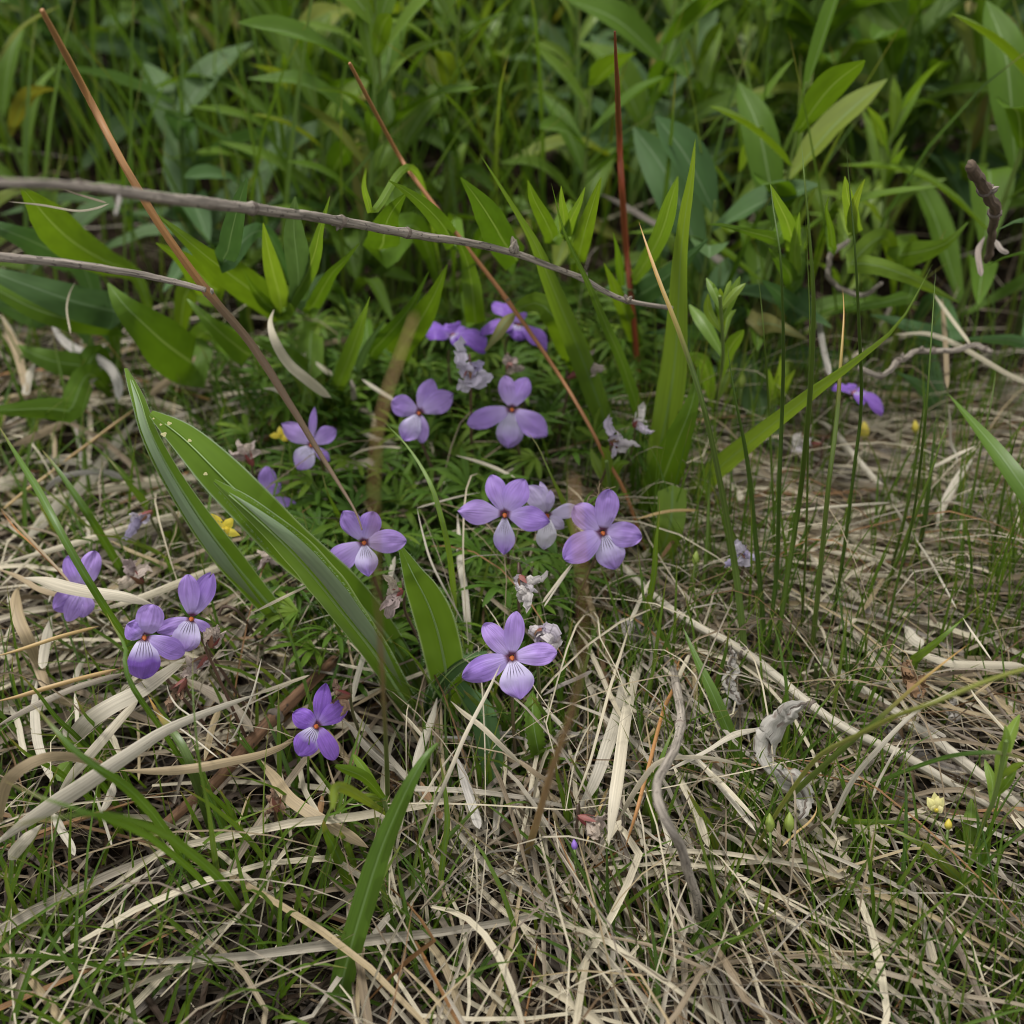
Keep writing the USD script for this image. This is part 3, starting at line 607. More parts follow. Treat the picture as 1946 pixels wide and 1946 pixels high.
# ================================================================== VIOLETS
GV = None
def petal_geo(c, tip, width, n, seed, bow=0.10, cup=0.12, point=0.75, gutter=0.0, notch=0.0, twist=0.0):
    rg = np.random.default_rng(seed)
    L = tip - c; base = c + L * 0.05 - n * 0.0006; L = tip - base; l = np.linalg.norm(L); a = L / l; b = unit(np.cross(n, a))
    nt, nu = 20, 9
    point = max(.42, .5 + (point - .6) * 1.1)
    t = 1 - (1 - np.linspace(0, 1, nt)) ** 1.6; u = np.linspace(-1, 1, nu)
    prof = np.sin(np.pi * np.clip(t, 0.0, 1) ** 1.30) ** point
    prof = np.maximum(prof, 0) + 0.17 * (1 - t) ** 1.5
    prof[-1] = 0.02 + 0.10 * notch
    h = prof * width / 2
    tt = np.repeat(t[:, None], nu, 1); uu = np.repeat(u[None], nt, 0)
    along = tt * l - notch * l * 0.12 * (1 - np.abs(uu)) * np.clip((tt - 0.85) / 0.15, 0, 1)
    ph = np.stack([tt * 3.1 + seed, uu * 2.0, np.full(tt.shape, seed * 1.7)], -1)
    rip = (fbm(ph, 2, seed) - 0.5) * 0.42 * width * tt
    edge = np.sin(tt * 9 + seed + uu) * np.abs(uu) ** 3 * 0.08 * width * tt
    out = bow * l * 4 * tt * (1 - tt) - cup * h[:, None] * uu ** 2 + rip + edge - gutter * width * np.exp(-(uu / 0.3) ** 2) * np.sin(np.pi * tt) + twist * h[:, None] * uu * tt
    side = h[:, None] * uu * (1 + 0.06 * np.sin(5 * tt + rg.uniform(0, 6)))
    v = base + along[..., None] * a + side[..., None] * b + out[..., None] * n
    uv = np.stack([(uu + 1) / 2, tt], -1).reshape(-1, 2)
    return G().add(v.reshape(-1, 3), tri_grid(nt, nu), uv, rg.uniform(), tt.ravel())

def on_plane(q, c, n):
    d = ray(q)
    return CAM + d * (((c - CAM) @ n) / (d @ n))[:, None]

def stem_of(t, c, n, foot, mat='violet_stem', rad=0.00065, back=0.012, seed=0):
    rg = np.random.default_rng(seed)
    foot = np.asarray(foot, float)
    nh = unit(n * np.array([1, 1, 0.25]))
    p = np.array([c - n * 0.002, c - nh * back * 0.55 + [0, 0, 0.003], c - nh * back + [rg.normal(0, .001), 0, -0.004], c - nh * back * 1.15 + [0, 0, -0.016],
                  (c - nh * back) * 0.45 + foot * 0.55 + [rg.normal(0, .003), rg.normal(0, .003), 0], foot])
    p = smooth_path(p, 26)
    t.part('stem', tube(p, np.linspace(rad * 0.8, rad * 1.25, len(p)), 7, rg.uniform(), seed=seed), mat)

def violet(label, tile, c, petals, z, tilt=(0, 0), mats=('petal', 'lip_petal'), sepals=True, foot=None, group='open violets', anther=True, seed=None, bow=0.10, n=None, plane_cup=0.12):
    """petals: (x, y, width[, lip 0/1, point, gutter, notch]) with x, y the tip in the tile's pixels"""
    q = px(tile, [c]); C = at_z(q, z)[0]
    N = unit(CAM - C) if n is None else unit(np.asarray(n, float))
    N = unit(N + np.array([tilt[0], 0, tilt[1]]))
    seed = seed if seed is not None else int(abs(q[0, 0] * 3 + q[0, 1]))
    t = Thing('violet_flower', label, 'violet', [C[0], C[1], ground_z(C[0], C[1])], group)
    k = TILE[tile][2] * depth(C)[0] / FPX; prg = np.random.default_rng(seed + 1)
    order = sorted(range(len(petals)), key=lambda i: (len(petals[i]) > 3 and petals[i][3] == 1))
    for j, i in enumerate(order):
        pe = list(petals[i]) + [0, 0.75, 0.0, 0.0][len(petals[i]) - 3:]
        tip = on_plane(px(tile, [pe[:2]]), C, N)[0]
        tip = CAM + (tip - CAM) * (1 + prg.uniform(-.30, .22) * np.linalg.norm(tip - C) / np.linalg.norm(tip - CAM))
        g = petal_geo(C + N * (0.0004 * j), tip, pe[2] * k * (.80 if pe[3] else .84), N, seed + i * 7, bow=bow, point=pe[4], gutter=pe[5], notch=pe[6], cup=plane_cup)
        t.part('petal', g, mats[1] if pe[3] else mats[0], label='lower petal with dark veins on a white throat' if pe[3] else None)
    if anther:
        sz = 0.0015
        e = unit(N + 0.55 * (on_plane(px(tile, [petals[-1][:2]]), C, N)[0] - C) / 0.02)
        t.part('anther_cone', blob(C - N * 0.0010, e, sz * 2.2, sz * 0.62, 0.3, 0.2, seed, nose=0.7), 'anther')
    if sepals:
        for s in range(5):
            a = s * 2 * math.pi / 5 + 0.4; b1 = unit(np.cross(N, [0.1, 0, 1])); b2 = np.cross(N, b1)
            d = b1 * math.cos(a) + b2 * math.sin(a)
            p = smooth_path(np.array([C - N * 0.003 + d * 0.0008, C - N * 0.0028 + d * 0.004, C - N * 0.004 + d * 0.0075]), 7)
            t.part('sepal', ribbon(p, 0.0022 * taper(7, None, 0.7), np.tile(np.cross(N, d), (7, 1)), 0.2, 0.2), 'violet_leaf')
    if foot is None:
        foot = (C[0] + (0.0 - C[0]) * 0.15 + 0.004, C[1] + 0.012)
    stem_of(t, C, N, [foot[0], foot[1], ground_z(*foot) - 0.003], seed=seed)
    return t

P, L = 'petal', 'lip_petal'
violet('open violet touched by the tapered end of the orange-brown stalk', 'B2', (815, 1085),
       [(660, 850, 185, 0, .8), (890, 855, 205, 0, .7), (1135, 1075, 215, 0, .75), (540, 1285, 220, 0, .72), (850, 1345, 205, 1, .95, .05)], 0.088, (-0.05, 0.05))
violet('open violet left of the pale faded blossoms at the top of the patch', 'B2', (1230, 115),
       [(1018, 30, 190), (1330, -140, 170), (1485, -25, 195), (1255, 345, 135), (1110, 325, 195, 1, .85)], 0.085, (0.1, 0.05))
violet('open violet at the top centre with a broad veined lower petal', 'B3', (12, 85),
       [(-45, -165, 165), (125, -150, 165), (-325, 205, 190), (275, 290, 200), (-14, 382, 260, 1, .8)], 0.085, (0.0, 0.08))
violet('open violet with pointed folded lip right of centre, faded one behind it', 'B2', (1870, 875),
       [(1765, 580, 185), (2020, 612, 215), (1515, 850, 215, 0, .95), (2210, 935, 215, 0, .9), (1865, 1182, 205, 1, 1.05, .04)], 0.09, (-0.05, 0.0))
violet('faded violet squeezed between the two large open violets right of centre', 'B3', (275, 880),
       [(225, 630, 90, 0, .9), (300, 690, 80, 0, .9), (130, 660, 190, 0, .8), (510, 825, 130, 0, .9), (400, 985, 110, 0, .9), (245, 1140, 190, 1, .9)], 0.082, (0.25, -0.1), ('faded_petal', 'faded_lip'), bow=0.2)
violet('large open violet with brown thread caught on its top petal', 'B3', (690, 1010),
       [(478, 815, 230, 0, .6), (745, 690, 205, 0, .6), (985, 1045, 225, 0, .62), (400, 1215, 240, 0, .6), (790, 1290, 255, 1, .75)], 0.09, (0.05, 0.05))
violet('largest open violet above the serrated leaf at lower centre', 'C3', (10, 270),
       [(-200, 20, 200, 0, .65), (45, -75, 185, 0, .75), (350, 235, 205, 0, .68), (-362, 425, 220, 0, .68), (75, 588, 295, 1, .85)], 0.093, (0.0, 0.05))
violet('small deep purple violet beside the brown twig at lower left', 'C2', (460, 785),
       [(530, 465, 145, 0, .75), (700, 608, 190, 0, .85), (282, 690, 190, 0, .7), (600, 1040, 165, 0, .6), (325, 1010, 220, 1, .65)], 0.062, (0.15, 0.0), ('deep_petal', 'deep_lip'))
violet('violet with a notched upper petal, right one of the left pair', 'B1', (1437, 1655),
       [(1405, 1325, 175, 0, .65), (1590, 1310, 185, 0, .7, 0, 1.0), (1175, 1760, 150, 0, .8), (1585, 1760, 90, 0, .8), (1370, 1905, 265, 1, .7)], 0.085, (-0.05, 0.0))
violet('violet with upper petals folded forward and hanging lip, left one of the left pair', 'C1', (1080, 115),
       [(1150, -125, 250, 0, .6), (955, 20, 200, 0, .7), (945, 80, 120, 0, .8), (1380, 250, 190, 0, .7), (1065, 435, 290, 1, .6)], 0.088, (0.1, -0.1), (P, 'deep_lip'), bow=0.22)
violet('violet seen from behind with two upright petals at the far left', 'B1', (610, 1440),
       [(505, 1190, 165, 0, .6), (715, 1150, 190, 0, .62), (400, 1590, 190, 0, .7), (620, 1650, 190, 0, .7), (505, 1680, 160, 0, .7)], 0.072, (0.2, 0.2), anther=False)
violet('violet half hidden behind the broad hairy leaf left of centre', 'B2', (95, 745),
       [(85, 515, 150), (335, 855, 120), (-190, 830, 130), (190, 640, 90), (-60, 970, 150, 1)], 0.055, (0.1, 0.1))
violet('violet behind the orange-brown stalk with a curled right petal', 'B2', (425, 355),
       [(200, 195, 170, 0, .9), (445, 70, 70, 0, .9), (605, 235, 150, 0, .8), (560, 480, 90, 0, .9), (320, 545, 215, 1, .8)], 0.075, (-0.2, 0.1))
violet('edge-on violet, lower left of the two at the back of the patch', 'A2', (1480, 1195),
       [(1275, 1180, 240, 0, .8), (1425, 1118, 260, 0, .8), (1625, 1190, 200, 0, .8), (1725, 1305, 240, 0, .8), (1580, 1275, 200, 1, .8)], 0.088, mats=('deep_petal', 'deep_lip'), n=(0.05, -0.12, 1), bow=0.25)
violet('edge-on violet at the back beside the small folded leaf', 'A3', (60, 1120),
       [(-130, 950, 190, 0, .8), (-230, 1190, 160, 0, .8), (60, 990, 150, 0, .8), (270, 1310, 190, 0, .8), (40, 1230, 220, 1, .8)], 0.092, mats=('deep_petal', 'deep_lip'), n=(0.2, -0.3, 1), bow=0.2)
violet('lone edge-on violet among the rushes at the far right', 'A4', (655, 1625),
       [(490, 1590, 130, 0, .8), (600, 1560, 150, 0, .8), (760, 1645, 150, 0, .8), (870, 1790, 150, 0, .8), (720, 1720, 120, 1, .8)], 0.07, mats=('deep_petal', 'deep_lip'), n=(0.15, -0.1, 1), bow=0.25)

# ------------------------------------------------------------------ withered violets
def withered(label, tile, c, tips, z, mat='withered_pale', calyx=None, group='withered violets', foot=None, stem=True, curl=1.7, cat='withered violet'):
    z = z + .014; q = px(tile, [c]); C = at_z(q, z)[0]; N = unit(CAM - C)
    seed = int(q[0, 0] * 5 + q[0, 1]); rg = np.random.default_rng(seed)
    t = Thing('withered_violet', label, cat, [C[0], C[1], ground_z(C[0], C[1])], group)
    k = TILE[tile][2] * depth(C)[0] / FPX
    for i, (x, y, w) in enumerate(tips):
        tip = on_plane(px(tile, [(x, y)]), C, N)[0]; l = np.linalg.norm(tip - C)
        tip = tip + N * rg.uniform(-0.35, 0.45) * l
        mid = (C + tip) / 2 + rg.normal(0, 0.13, 3) * l + N * 0.12 * l
        p = smooth_path(np.array([C, C * .7 + mid * .3 + N * .06 * l, mid, tip]), 14)
        p[1:-1] += rg.normal(0, 0.03, (12, 3)) * l
        s = face_cam(p); a = rg.uniform(-0.9, 0.9) + np.linspace(0, rg.uniform(-1.6, 1.6), 14)
        s = s * np.cos(a)[:, None] + np.cross(tangents(p), s) * np.sin(a)[:, None]
        ww = 1.3 * w * k * (0.35 + 0.65 * np.sin(np.pi * np.linspace(0.12, 0.95, 14) ** 1.1)) * rg.uniform(0.85, 1.2, 14) * taper(14, None, .15)
        t.part('petal', ribbon(p, ww, s, rg.uniform(), 0.3, 7, roll=np.linspace(.5, curl * rg.choice([-1, 1]) * rg.uniform(.7, 1.2), 14), rippling=0.35, seed=seed + i), mat)
    if calyx is not None:
        e = on_plane(px(tile, [calyx[:2]]), C, N)[0]
        for s in range(5):
            a = s * 2 * math.pi / 5; d = unit(e - C); b1 = unit(np.cross(d, N)); r_ = b1 * math.cos(a) + N * math.sin(a)
            L_ = np.linalg.norm(e - C)
            p = smooth_path(np.array([e + r_ * 0.0006, (C + e) / 2 + r_ * 0.0018, C + r_ * 0.0028 - d * L_ * 0.25]), 7)
            t.part('sepal', ribbon(p, 0.0021 * taper(7, .3, 0.6), np.tile(np.cross(d, r_), (7, 1)), rg.uniform(), 0.3), 'red_calyx')
        C = e
    if stem:
        foot = foot or (C[0] * 0.9, C[1] + 0.012)
        stem_of(t, C, N * np.array([1, 1, .4]), [foot[0], foot[1], ground_z(*foot) - 0.003], back=0.006, seed=seed)
    return t

withered('small shrivelled lilac violet drooping on an arched brown stem at left', 'B1', (1060, 910), [(965, 880, 60), (905, 1065, 80), (1110, 860, 60), (1000, 985, 80), (1120, 930, 60)], 0.055, 'withered_lilac', (1150, 850))
withered('dry brownish violet remains beside the violet seen from behind', 'B1', (1000, 1340), [(915, 1200, 75), (950, 1260, 70), (1030, 1220, 60), (1110, 1250, 60), (880, 1400, 80), (1150, 1310, 60)], 0.05, 'withered_beige', (1080, 1400))
withered('shrivelled violet behind the tip of the broad hairy leaf', 'B1', (1850, 430), [(1715, 390, 70), (1790, 310, 60), (1740, 450, 70), (1880, 350, 60), (1920, 330, 50), (1960, 420, 60)], 0.06, 'withered_beige', (1900, 520))
withered('tall pale withered violet with red-brown centre at the back of the patch', 'A2', (1600, 1500), [(1540, 1190, 70), (1510, 1400, 110), (1770, 1475, 120), (1720, 1390, 60), (1560, 1620, 90), (1500, 1320, 60), (1640, 1580, 100)], 0.09, 'withered_lilac', (1610, 1400), curl=1.1)
withered('small grey-pink withered violet just above the topmost open violet', 'A3', (0, 1420), [(-50, 1350, 60), (60, 1370, 60), (110, 1430, 60), (-30, 1480, 60), (40, 1460, 50)], 0.07, 'withered_beige', (-20, 1390))
withered('beige twisted violet pod on a red calyx right of the rust stalk', 'A3', (540, 1450), [(645, 1300, 50), (720, 1440, 60), (640, 1490, 70), (560, 1380, 50), (600, 1420, 80)], 0.075, 'withered_beige', (420, 1520))
withered('bleached withered violet above the light green seedling', 'B3', (800, 340), [(745, 120, 60), (725, 320, 55), (860, 420, 90), (975, 375, 60), (755, 460, 50), (790, 250, 60)], 0.075, 'withered_pale', (740, 330))
withered('bleached withered violet partly behind a broad grass blade', 'B3', (955, 190), [(1000, 30, 60), (1085, 250, 60), (930, 160, 50), (1030, 185, 40), (1000, 270, 60)], 0.07, 'withered_pale', (920, 230))
withered('papery white withered violet above the largest open violet', 'B3', (100, 1390), [(290, 1310, 60), (20, 1380, 80), (210, 1465, 40), (225, 1390, 60), (60, 1480, 90), (120, 1620, 60), (110, 1540, 70)], 0.085, 'withered_pale', (60, 1330))
withered('pale torn violet with red centre behind the largest open violet', 'C3', (215, 80), [(360, 160, 130), (340, 240, 110), (300, 20, 80), (170, 150, 70), (140, 40, 70), (230, 130, 60)], 0.08, 'withered_pale', (200, 60))
withered('beige and dark red withered violet left of the upright hairy leaf', 'B2', (1060, 1470), [(950, 1330, 50), (1010, 1400, 80), (930, 1590, 45), (1060, 1560, 90), (990, 1660, 70), (1040, 1520, 60)], 0.07, 'withered_beige', (1110, 1440))
withered('small drooping lilac violet between two rushes at right', 'B3', (1740, 1190), [(1700, 1060, 60), (1770, 1110, 60), (1600, 1275, 60), (1860, 1220, 50), (1730, 1270, 80), (1690, 1230, 60)], 0.055, 'withered_lilac', (1750, 1180))
withered('cluster of dusty grey-pink withered petals at the right of the left pair', 'C1', (1600, 130), [(1550, 50, 70), (1540, 160, 90), (1700, 70, 80), (1660, 170, 90), (1620, 210, 80), (1640, 30, 60)], 0.075, 'withered_beige', (1580, 210))
withered('lower hanging grey-purple withered violet below the left pair', 'C1', (1480, 330), [(1420, 330, 90), (1540, 340, 70), (1350, 420, 60), (1590, 270, 70), (1400, 250, 60), (1560, 290, 50)], 0.055, 'withered_beige', (1560, 250))
withered('dry brown withered violet hanging lowest below the left pair', 'C1', (1330, 520), [(1240, 640, 60), (1270, 690, 60), (1350, 570, 70), (1300, 470, 60), (1390, 490, 50)], 0.045, 'withered_brown', (1400, 430))
withered('withered violet lying white and pink in the straw at far right', 'B4', (290, 370), [(260, 270, 80), (340, 300, 60), (190, 400, 60), (300, 400, 80), (350, 390, 60)], 0.04, 'withered_pale', (420, 350))
withered('pale brown withered violet behind the small deep purple violet', 'C2', (630, 560), [(590, 430, 45), (610, 560, 70), (700, 570, 60), (560, 620, 50), (640, 720, 50)], 0.055, 'withered_brown', (720, 560))
withered('red-brown violet seed pod with pale petals at the bottom', 'C3', (610, 1510), [(690, 1560, 80), (660, 1640, 90), (740, 1440, 60), (590, 1480, 70), (700, 1610, 70)], 0.04, 'withered_beige', (500, 1460))
withered('crumpled brown violet remains at the lower left of the patch', 'C2', (150, 1340), [(120, 1230, 60), (80, 1320, 60), (180, 1380, 60), (60, 1470, 40), (210, 1460, 50), (130, 1430, 60)], 0.03, 'withered_brown', (170, 1440))
withered('pinkish withered violet over the straw beside the folded hairy leaf', 'B2', (120, 1180), [(10, 1140, 70), (190, 1190, 60), (60, 1270, 70), (200, 1240, 60), (20, 1300, 60)], 0.05, 'withered_beige', (200, 1190))

# ------------------------------------------------------------------ yellow star flowers and buds
def star(label, tile, c, tips, z, mat='yellow_petal', cat='yellow flower', group='yellow star flowers', up=0.0, lift=0.0):
    C = at_z(px(tile, [c]), z)[0]; N = unit(CAM - C + np.array([0, 0, up])); k = TILE[tile][2] * depth(C)[0] / FPX
    seed = int(abs(px(tile, [c])[0].sum())); rg = np.random.default_rng(seed)
    t = Thing('star_flower', label, cat, [C[0], C[1], ground_z(C[0], C[1])], group)
    for i, (x, y, w) in enumerate(tips):
        tip = on_plane(px(tile, [(x, y)]), C, N)[0] + N * lift
        p = smooth_path(np.array([C, (C + tip) / 2 + N * rg.uniform(0, .0012), tip]), 8)
        t.part('petal', ribbon(p, w * k * (0.45 + 0.6 * np.sin(np.pi * np.linspace(.1, .9, 8))) * taper(8, None, .4), face_cam(p), rg.uniform(), .25, 5), mat)
    t.part('anther_cone', blob(C, N, 0.0016, 0.0008, .5, .2, seed), 'yellow_bud')
    stem_of(t, C, N, [C[0] + .003, C[1] + .01, ground_z(C[0], C[1]) - .003], 'green_stem', 0.00045, 0.004, seed)

star('small yellow star flower between the two long hairy leaves', 'B1', (1670, 995), [(1580, 870, 75), (1750, 900, 70), (1665, 1090, 75), (1800, 1035, 60), (1600, 1000, 60), (1735, 990, 50)], 0.088)
star('yellow flower lying sideways left of the orange-brown stalk', 'B2', (190, 290), [(105, 290, 45), (240, 330, 45), (180, 215, 40), (260, 280, 50), (215, 235, 40)], 0.07, up=.6)
star('tiny yellow flower under the pale curled grass blade', 'A2', (545, 1500), [(515, 1490, 40), (600, 1465, 45), (560, 1560, 50), (530, 1540, 40), (580, 1520, 45)], 0.04)
star('pale yellow half-open flower at the lower right', 'C4', (1275, 1420), [(1205, 1320, 70), (1260, 1280, 60), (1330, 1320, 60), (1330, 1400, 60), (1240, 1380, 60), (1290, 1310, 60)], 0.055, 'pale_yellow_petal', lift=.001)

def bud(label, tile, c, tip, w, z, mat, cat='flower bud', group='flower buds', long_stem=True):
    a = at_z(px(tile, [c]), z)[0]; n = unit(CAM - a); b = on_plane(px(tile, [tip]), a, n)[0]; k = TILE[tile][2] * depth(a)[0] / FPX
    seed = int(abs(px(tile, [c])[0].sum()))
    t = Thing('flower_bud', label, cat, [a[0], a[1], ground_z(a[0], a[1])], group)
    t.part('bud', blob(a, b - a, np.linalg.norm(b - a), w * k / 2, .5, .12, seed), mat)
    foot = np.array([a[0] + .002, a[1] + .012, 0]); foot[2] = ground_z(*foot[:2]) - .003
    p = smooth_path(np.array([a + unit(b - a) * .0005, a - unit(b - a) * .006, (a + foot) / 2 + [0.002, 0, 0], foot]), 14)
    t.part('stem', tube(p, 0.0005, 6, .5), 'green_stem')
bud('closed violet bud at the bottom edge below the red-brown seed pod', 'C3', (482, 1720), (476, 1636), 50, .045, 'violet_bud')
bud('plump yellow bud, left one of two under the edge-on violet at far right', 'B4', (735, 320), (735, 180), 80, .045, 'yellow_bud', group='yellow buds at far right')
bud('slim yellow bud, right one of two under the edge-on violet at far right', 'B4', (1120, 275), (1115, 170), 55, .045, 'yellow_bud', group='yellow buds at far right')
bud('orange-yellow bud just below the pale yellow flower', 'C4', (1360, 1570), (1370, 1480), 60, .05, 'yellow_bud')
bud('green bud at bottom right, left one of two side by side', 'C4', (30, 1590), (25, 1440), 75, .05, 'green_bud', group='green buds at bottom right')
bud('green bud at bottom right, right one of two side by side', 'C4', (175, 1590), (175, 1430), 80, .05, 'green_bud', group='green buds at bottom right')
bud('upright green bud right of the violet with brown thread', 'B3', (1380, 1260), (1395, 1150), 55, .06, 'green_bud')
bud('yellow-green bud beside the upright leafy shoot', 'A3', (1730, 1590), (1745, 1470), 55, .06, 'green_bud')

# ================================================================== HAIRY LANCE LEAVES OF ONE ROSETTE
def leaf_geo(p, ww, r, turn=0.0, fold=0.25, across=9, rip=0.12, seed=0, side=None):
    s = face_cam(p) if side is None else side
    a = turn * np.ones(len(p)) if np.ndim(turn) == 0 else np.interp(np.linspace(0, 1, len(p)), np.linspace(0, 1, len(turn)), turn)
    s = s * np.cos(a)[:, None] + np.cross(tangents(p), s) * np.sin(a)[:, None]
    return ribbon(p, ww, s, r, fold, across, flip=True, rippling=rip, seed=seed), s

def hairs(p, ww, s, n, seed, length=0.0011):
    rg = np.random.default_rng(seed); g = G()
    k = rg.uniform(0.02, 0.9, n); sg = rg.choice([-1, 1], n); idx = k * (len(p) - 1)
    i0 = idx.astype(int); fr = (idx - i0)[:, None]; i1 = np.minimum(i0 + 1, len(p) - 1)
    P_ = p[i0] * (1 - fr) + p[i1] * fr; S = unit(s[i0] * (1 - fr) + s[i1] * fr); W = np.interp(idx, np.arange(len(p)), ww) / 2
    t = tangents(p)[i0]; root = P_ + S * (sg * W * 0.985)[:, None] + np.cross(S, t) * (0.25 * W)[:, None] * np.sign((np.cross(S, t) * (CAM - P_)).sum(1))[:, None] * 0
    d = unit(S * sg[:, None] + rg.normal(0, .45, (n, 3))); e = root + d * (length * rg.uniform(.5, 1.2, n))[:, None]
    b = unit(np.cross(d, P_ - CAM)) * 0.00005
    v = np.stack([root - b, root + b, e], 1).reshape(-1, 3); f = np.arange(3 * n).reshape(-1, 3)
    return g.add(v, f, np.tile([[0.4, 0], [0.6, 0], [0.5, 1.0]], (n, 1)), .5, np.tile([.5, .5, .5], n))

def profile(n, shape):
    x = np.linspace(0, 1, len(shape))
    from scipy.interpolate import PchipInterpolator
    return PchipInterpolator(x, shape)(np.linspace(0, 1, n))

C0 = at_z(px('D', [(805, 1380)]), 0.005)[0]
ros = Thing('hairy_leaf_rosette', 'rosette of long downy lance leaves crossing the violets left of centre', 'leafy plant', [C0[0], C0[1], ground_z(C0[0], C0[1])])
def ros_leaf(pts, z, shape, wmax, turn=0.0, fold=.25, label=None, mat='hairy_leaf', seed=1, foot=True, rip=.12, back=0):
    p = traced('D', pts, z, 40)
    if foot:
        p = smooth_path(np.vstack([p[::4], [C0 + np.array([(seed % 5 - 2) * .003, .002 * (seed % 3), -.004])]]), 46)
    ww = mw('D', wmax, p) * profile(len(p), shape)
    g, s = leaf_geo(p, ww, rng.uniform(), turn, fold, 11, rip, seed)
    pr = ros.part('leaf', g, mat, label=label)
    nrm = np.cross(s, tangents(p)); sg = np.sign((nrm * (CAM - p)).sum(1))[:, None]
    ros.part('midrib', tube(p[2:-2] + nrm[2:-2] * sg[2:-2] * 0.00045, np.linspace(.0002, .0008, len(p) - 4), 6, .5), 'midrib', pr)
    if back:
        q = p + s * (back * ww * .27)[:, None] + nrm * sg * .0012; k0 = 2
        ros.part('rolled_margin', ribbon(q[k0:-10], (ww * .46)[k0:-10] * taper(len(p) - 10 - k0, .15, .3), s[k0:-10], .5, .15, 7, roll=.7, flip=True, rippling=.06, seed=seed), 'hairy_leaf_back', pr)
    ros.part('leaf_hair', hairs(p, ww, s, 700, seed), 'hairy_leaf_back', pr).SetCustomDataByKey('kind', 'stuff')
BS = -1
ros_leaf('238,694 262,750 285,820 330,905 400,1010 480,1110 560,1200 615,1258', [.155, .15, .13, .115, .09, .065, .04, .02], [.12, .5, .62, .72, .85, .9, .8, .65, .5, .45], 58, [-.5, -.3, -.15, 0], .4, 'narrow downy leaf reaching farthest up and left', seed=11, foot=False, back=BS)
ros_leaf('284,779 330,812 400,880 470,950 560,1040 655,1118 730,1200 775,1280 800,1340', [.15, .148, .14, .13, .105, .08, .055, .03, .015], [.15, .75, .98, 1.0, .98, .88, .72, .55, .45, .42], 84, [.1, .05, 0, .1], .18, 'broad downy leaf with pale insect spots near its tip', seed=12)
ros_leaf('403,908 450,948 520,1010 590,1085 650,1160 705,1230 750,1300 790,1358', [.15, .145, .135, .115, .09, .065, .04, .015], [.12, .7, .98, 1.0, .9, .75, .62, .52, .45], 74, [.55, .5, .4, .25, .1], .55, 'leaf folded lengthwise showing its woolly grey back', seed=13, back=-BS)
ros_leaf('757,1036 780,1085 808,1140 828,1200 842,1270 850,1340', [.12, .11, .09, .07, .045, .02], [.15, .8, 1.0, 1.0, .85, .6, .45], 74, [0.1, 0], .2, 'upright downy leaf right of the others', seed=14)
ros_leaf('920,1232 890,1242 855,1262 825,1300 808,1350', [.055, .055, .05, .035, .012], [.4, 1.0, 1.0, .8, .6], 30, .3, .3, 'short bluish leaf pointing right behind the largest violet', 'dull_leaf', seed=15)
# pale spots eaten into the broad leaf's skin
for x, y, r_ in ((1268, 196, 9), (1228, 278, 11), (1205, 205, 5), (1420, 325, 8), (1540, 574, 8), (1150, 160, 4)):
    q = px('B1', [(x, y)]); z = np.interp(q[0, 1], [785, 960], [.152, .136])
    c = at_z(q, z)[0]; n = unit(CAM - c); rr = r_ * depth(c)[0] / FPX * 0.5
    b1 = unit(np.cross(n, [0, 0, 1])); b2 = np.cross(n, b1); a = np.linspace(0, 2 * math.pi, 10)[:-1]
    ring = c + n * .0012 + rr * (1 + .25 * np.sin(3 * a + x))[:, None] * (np.cos(a)[:, None] * b1 + 0.8 * np.sin(a)[:, None] * b2)
    v = np.vstack([[c + n * .0014], ring]); f = [[0, 1 + i, 1 + (i + 1) % 9] for i in range(9)]
    ros.part('eaten_spot', G().add(v, np.array(f), np.full((10, 2), .3), .9, np.full(10, .5)), 'pale_yellow_petal')

def leaf(name, tile, pts, w, z, mat, label, cat, group=None, shape=(.05, .55, .9, 1, .92, .7, .4, .2), turn=0.0, fold=.25, rip=.1, root=False, n=26, thing=None):
    p = traced(tile, pts, z, n); k = len(p)
    ww = mw(tile, w, p) * profile(k, shape)
    if root:
        p = to_ground(p); ww = np.interp(np.linspace(0, 1, len(p)), np.r_[np.linspace(0, .8, k), 1], np.r_[ww, ww[-1]])
    g, s = leaf_geo(p, ww, rng.uniform(), turn, fold, 7, rip, int(rng.integers(99)))
    if thing is None:
        return single(name, g, mat, label, cat, group)
    return thing.part('leaf', g, mat)

leaf('grass_leaf', 'D', '826,1402 800,1432 770,1485 745,1540 720,1600 700,1660', 46, [.10, .10, .09, .08, .07, .06], 'broad_grass', 'broad bluish-green grass leaf rising from the bottom edge', 'grass blade', shape=(.1, .6, .85, 1, 1, 1), fold=.4, root=True)
leaf('small_folded_leaf', 'D', '975,588 955,605 935,635 915,662', 24, [.115, .115, .11, .105], 'dull_leaf', 'small folded grey-green leaf in front of the edge-on violet at back', 'leaf', turn=.4)
leaf('oval_leaf', 'A3', '30,1010 130,965 250,965 350,1080 430,1230 510,1400', [200, 240, 260, 230], [.11, .125, .13, .115, .09, .06], 'leaf', 'smooth rounded bright leaf arching behind the edge-on violet', 'leaf', shape=(.3, .8, 1, 1, .9, .6), turn=.3, root=True)
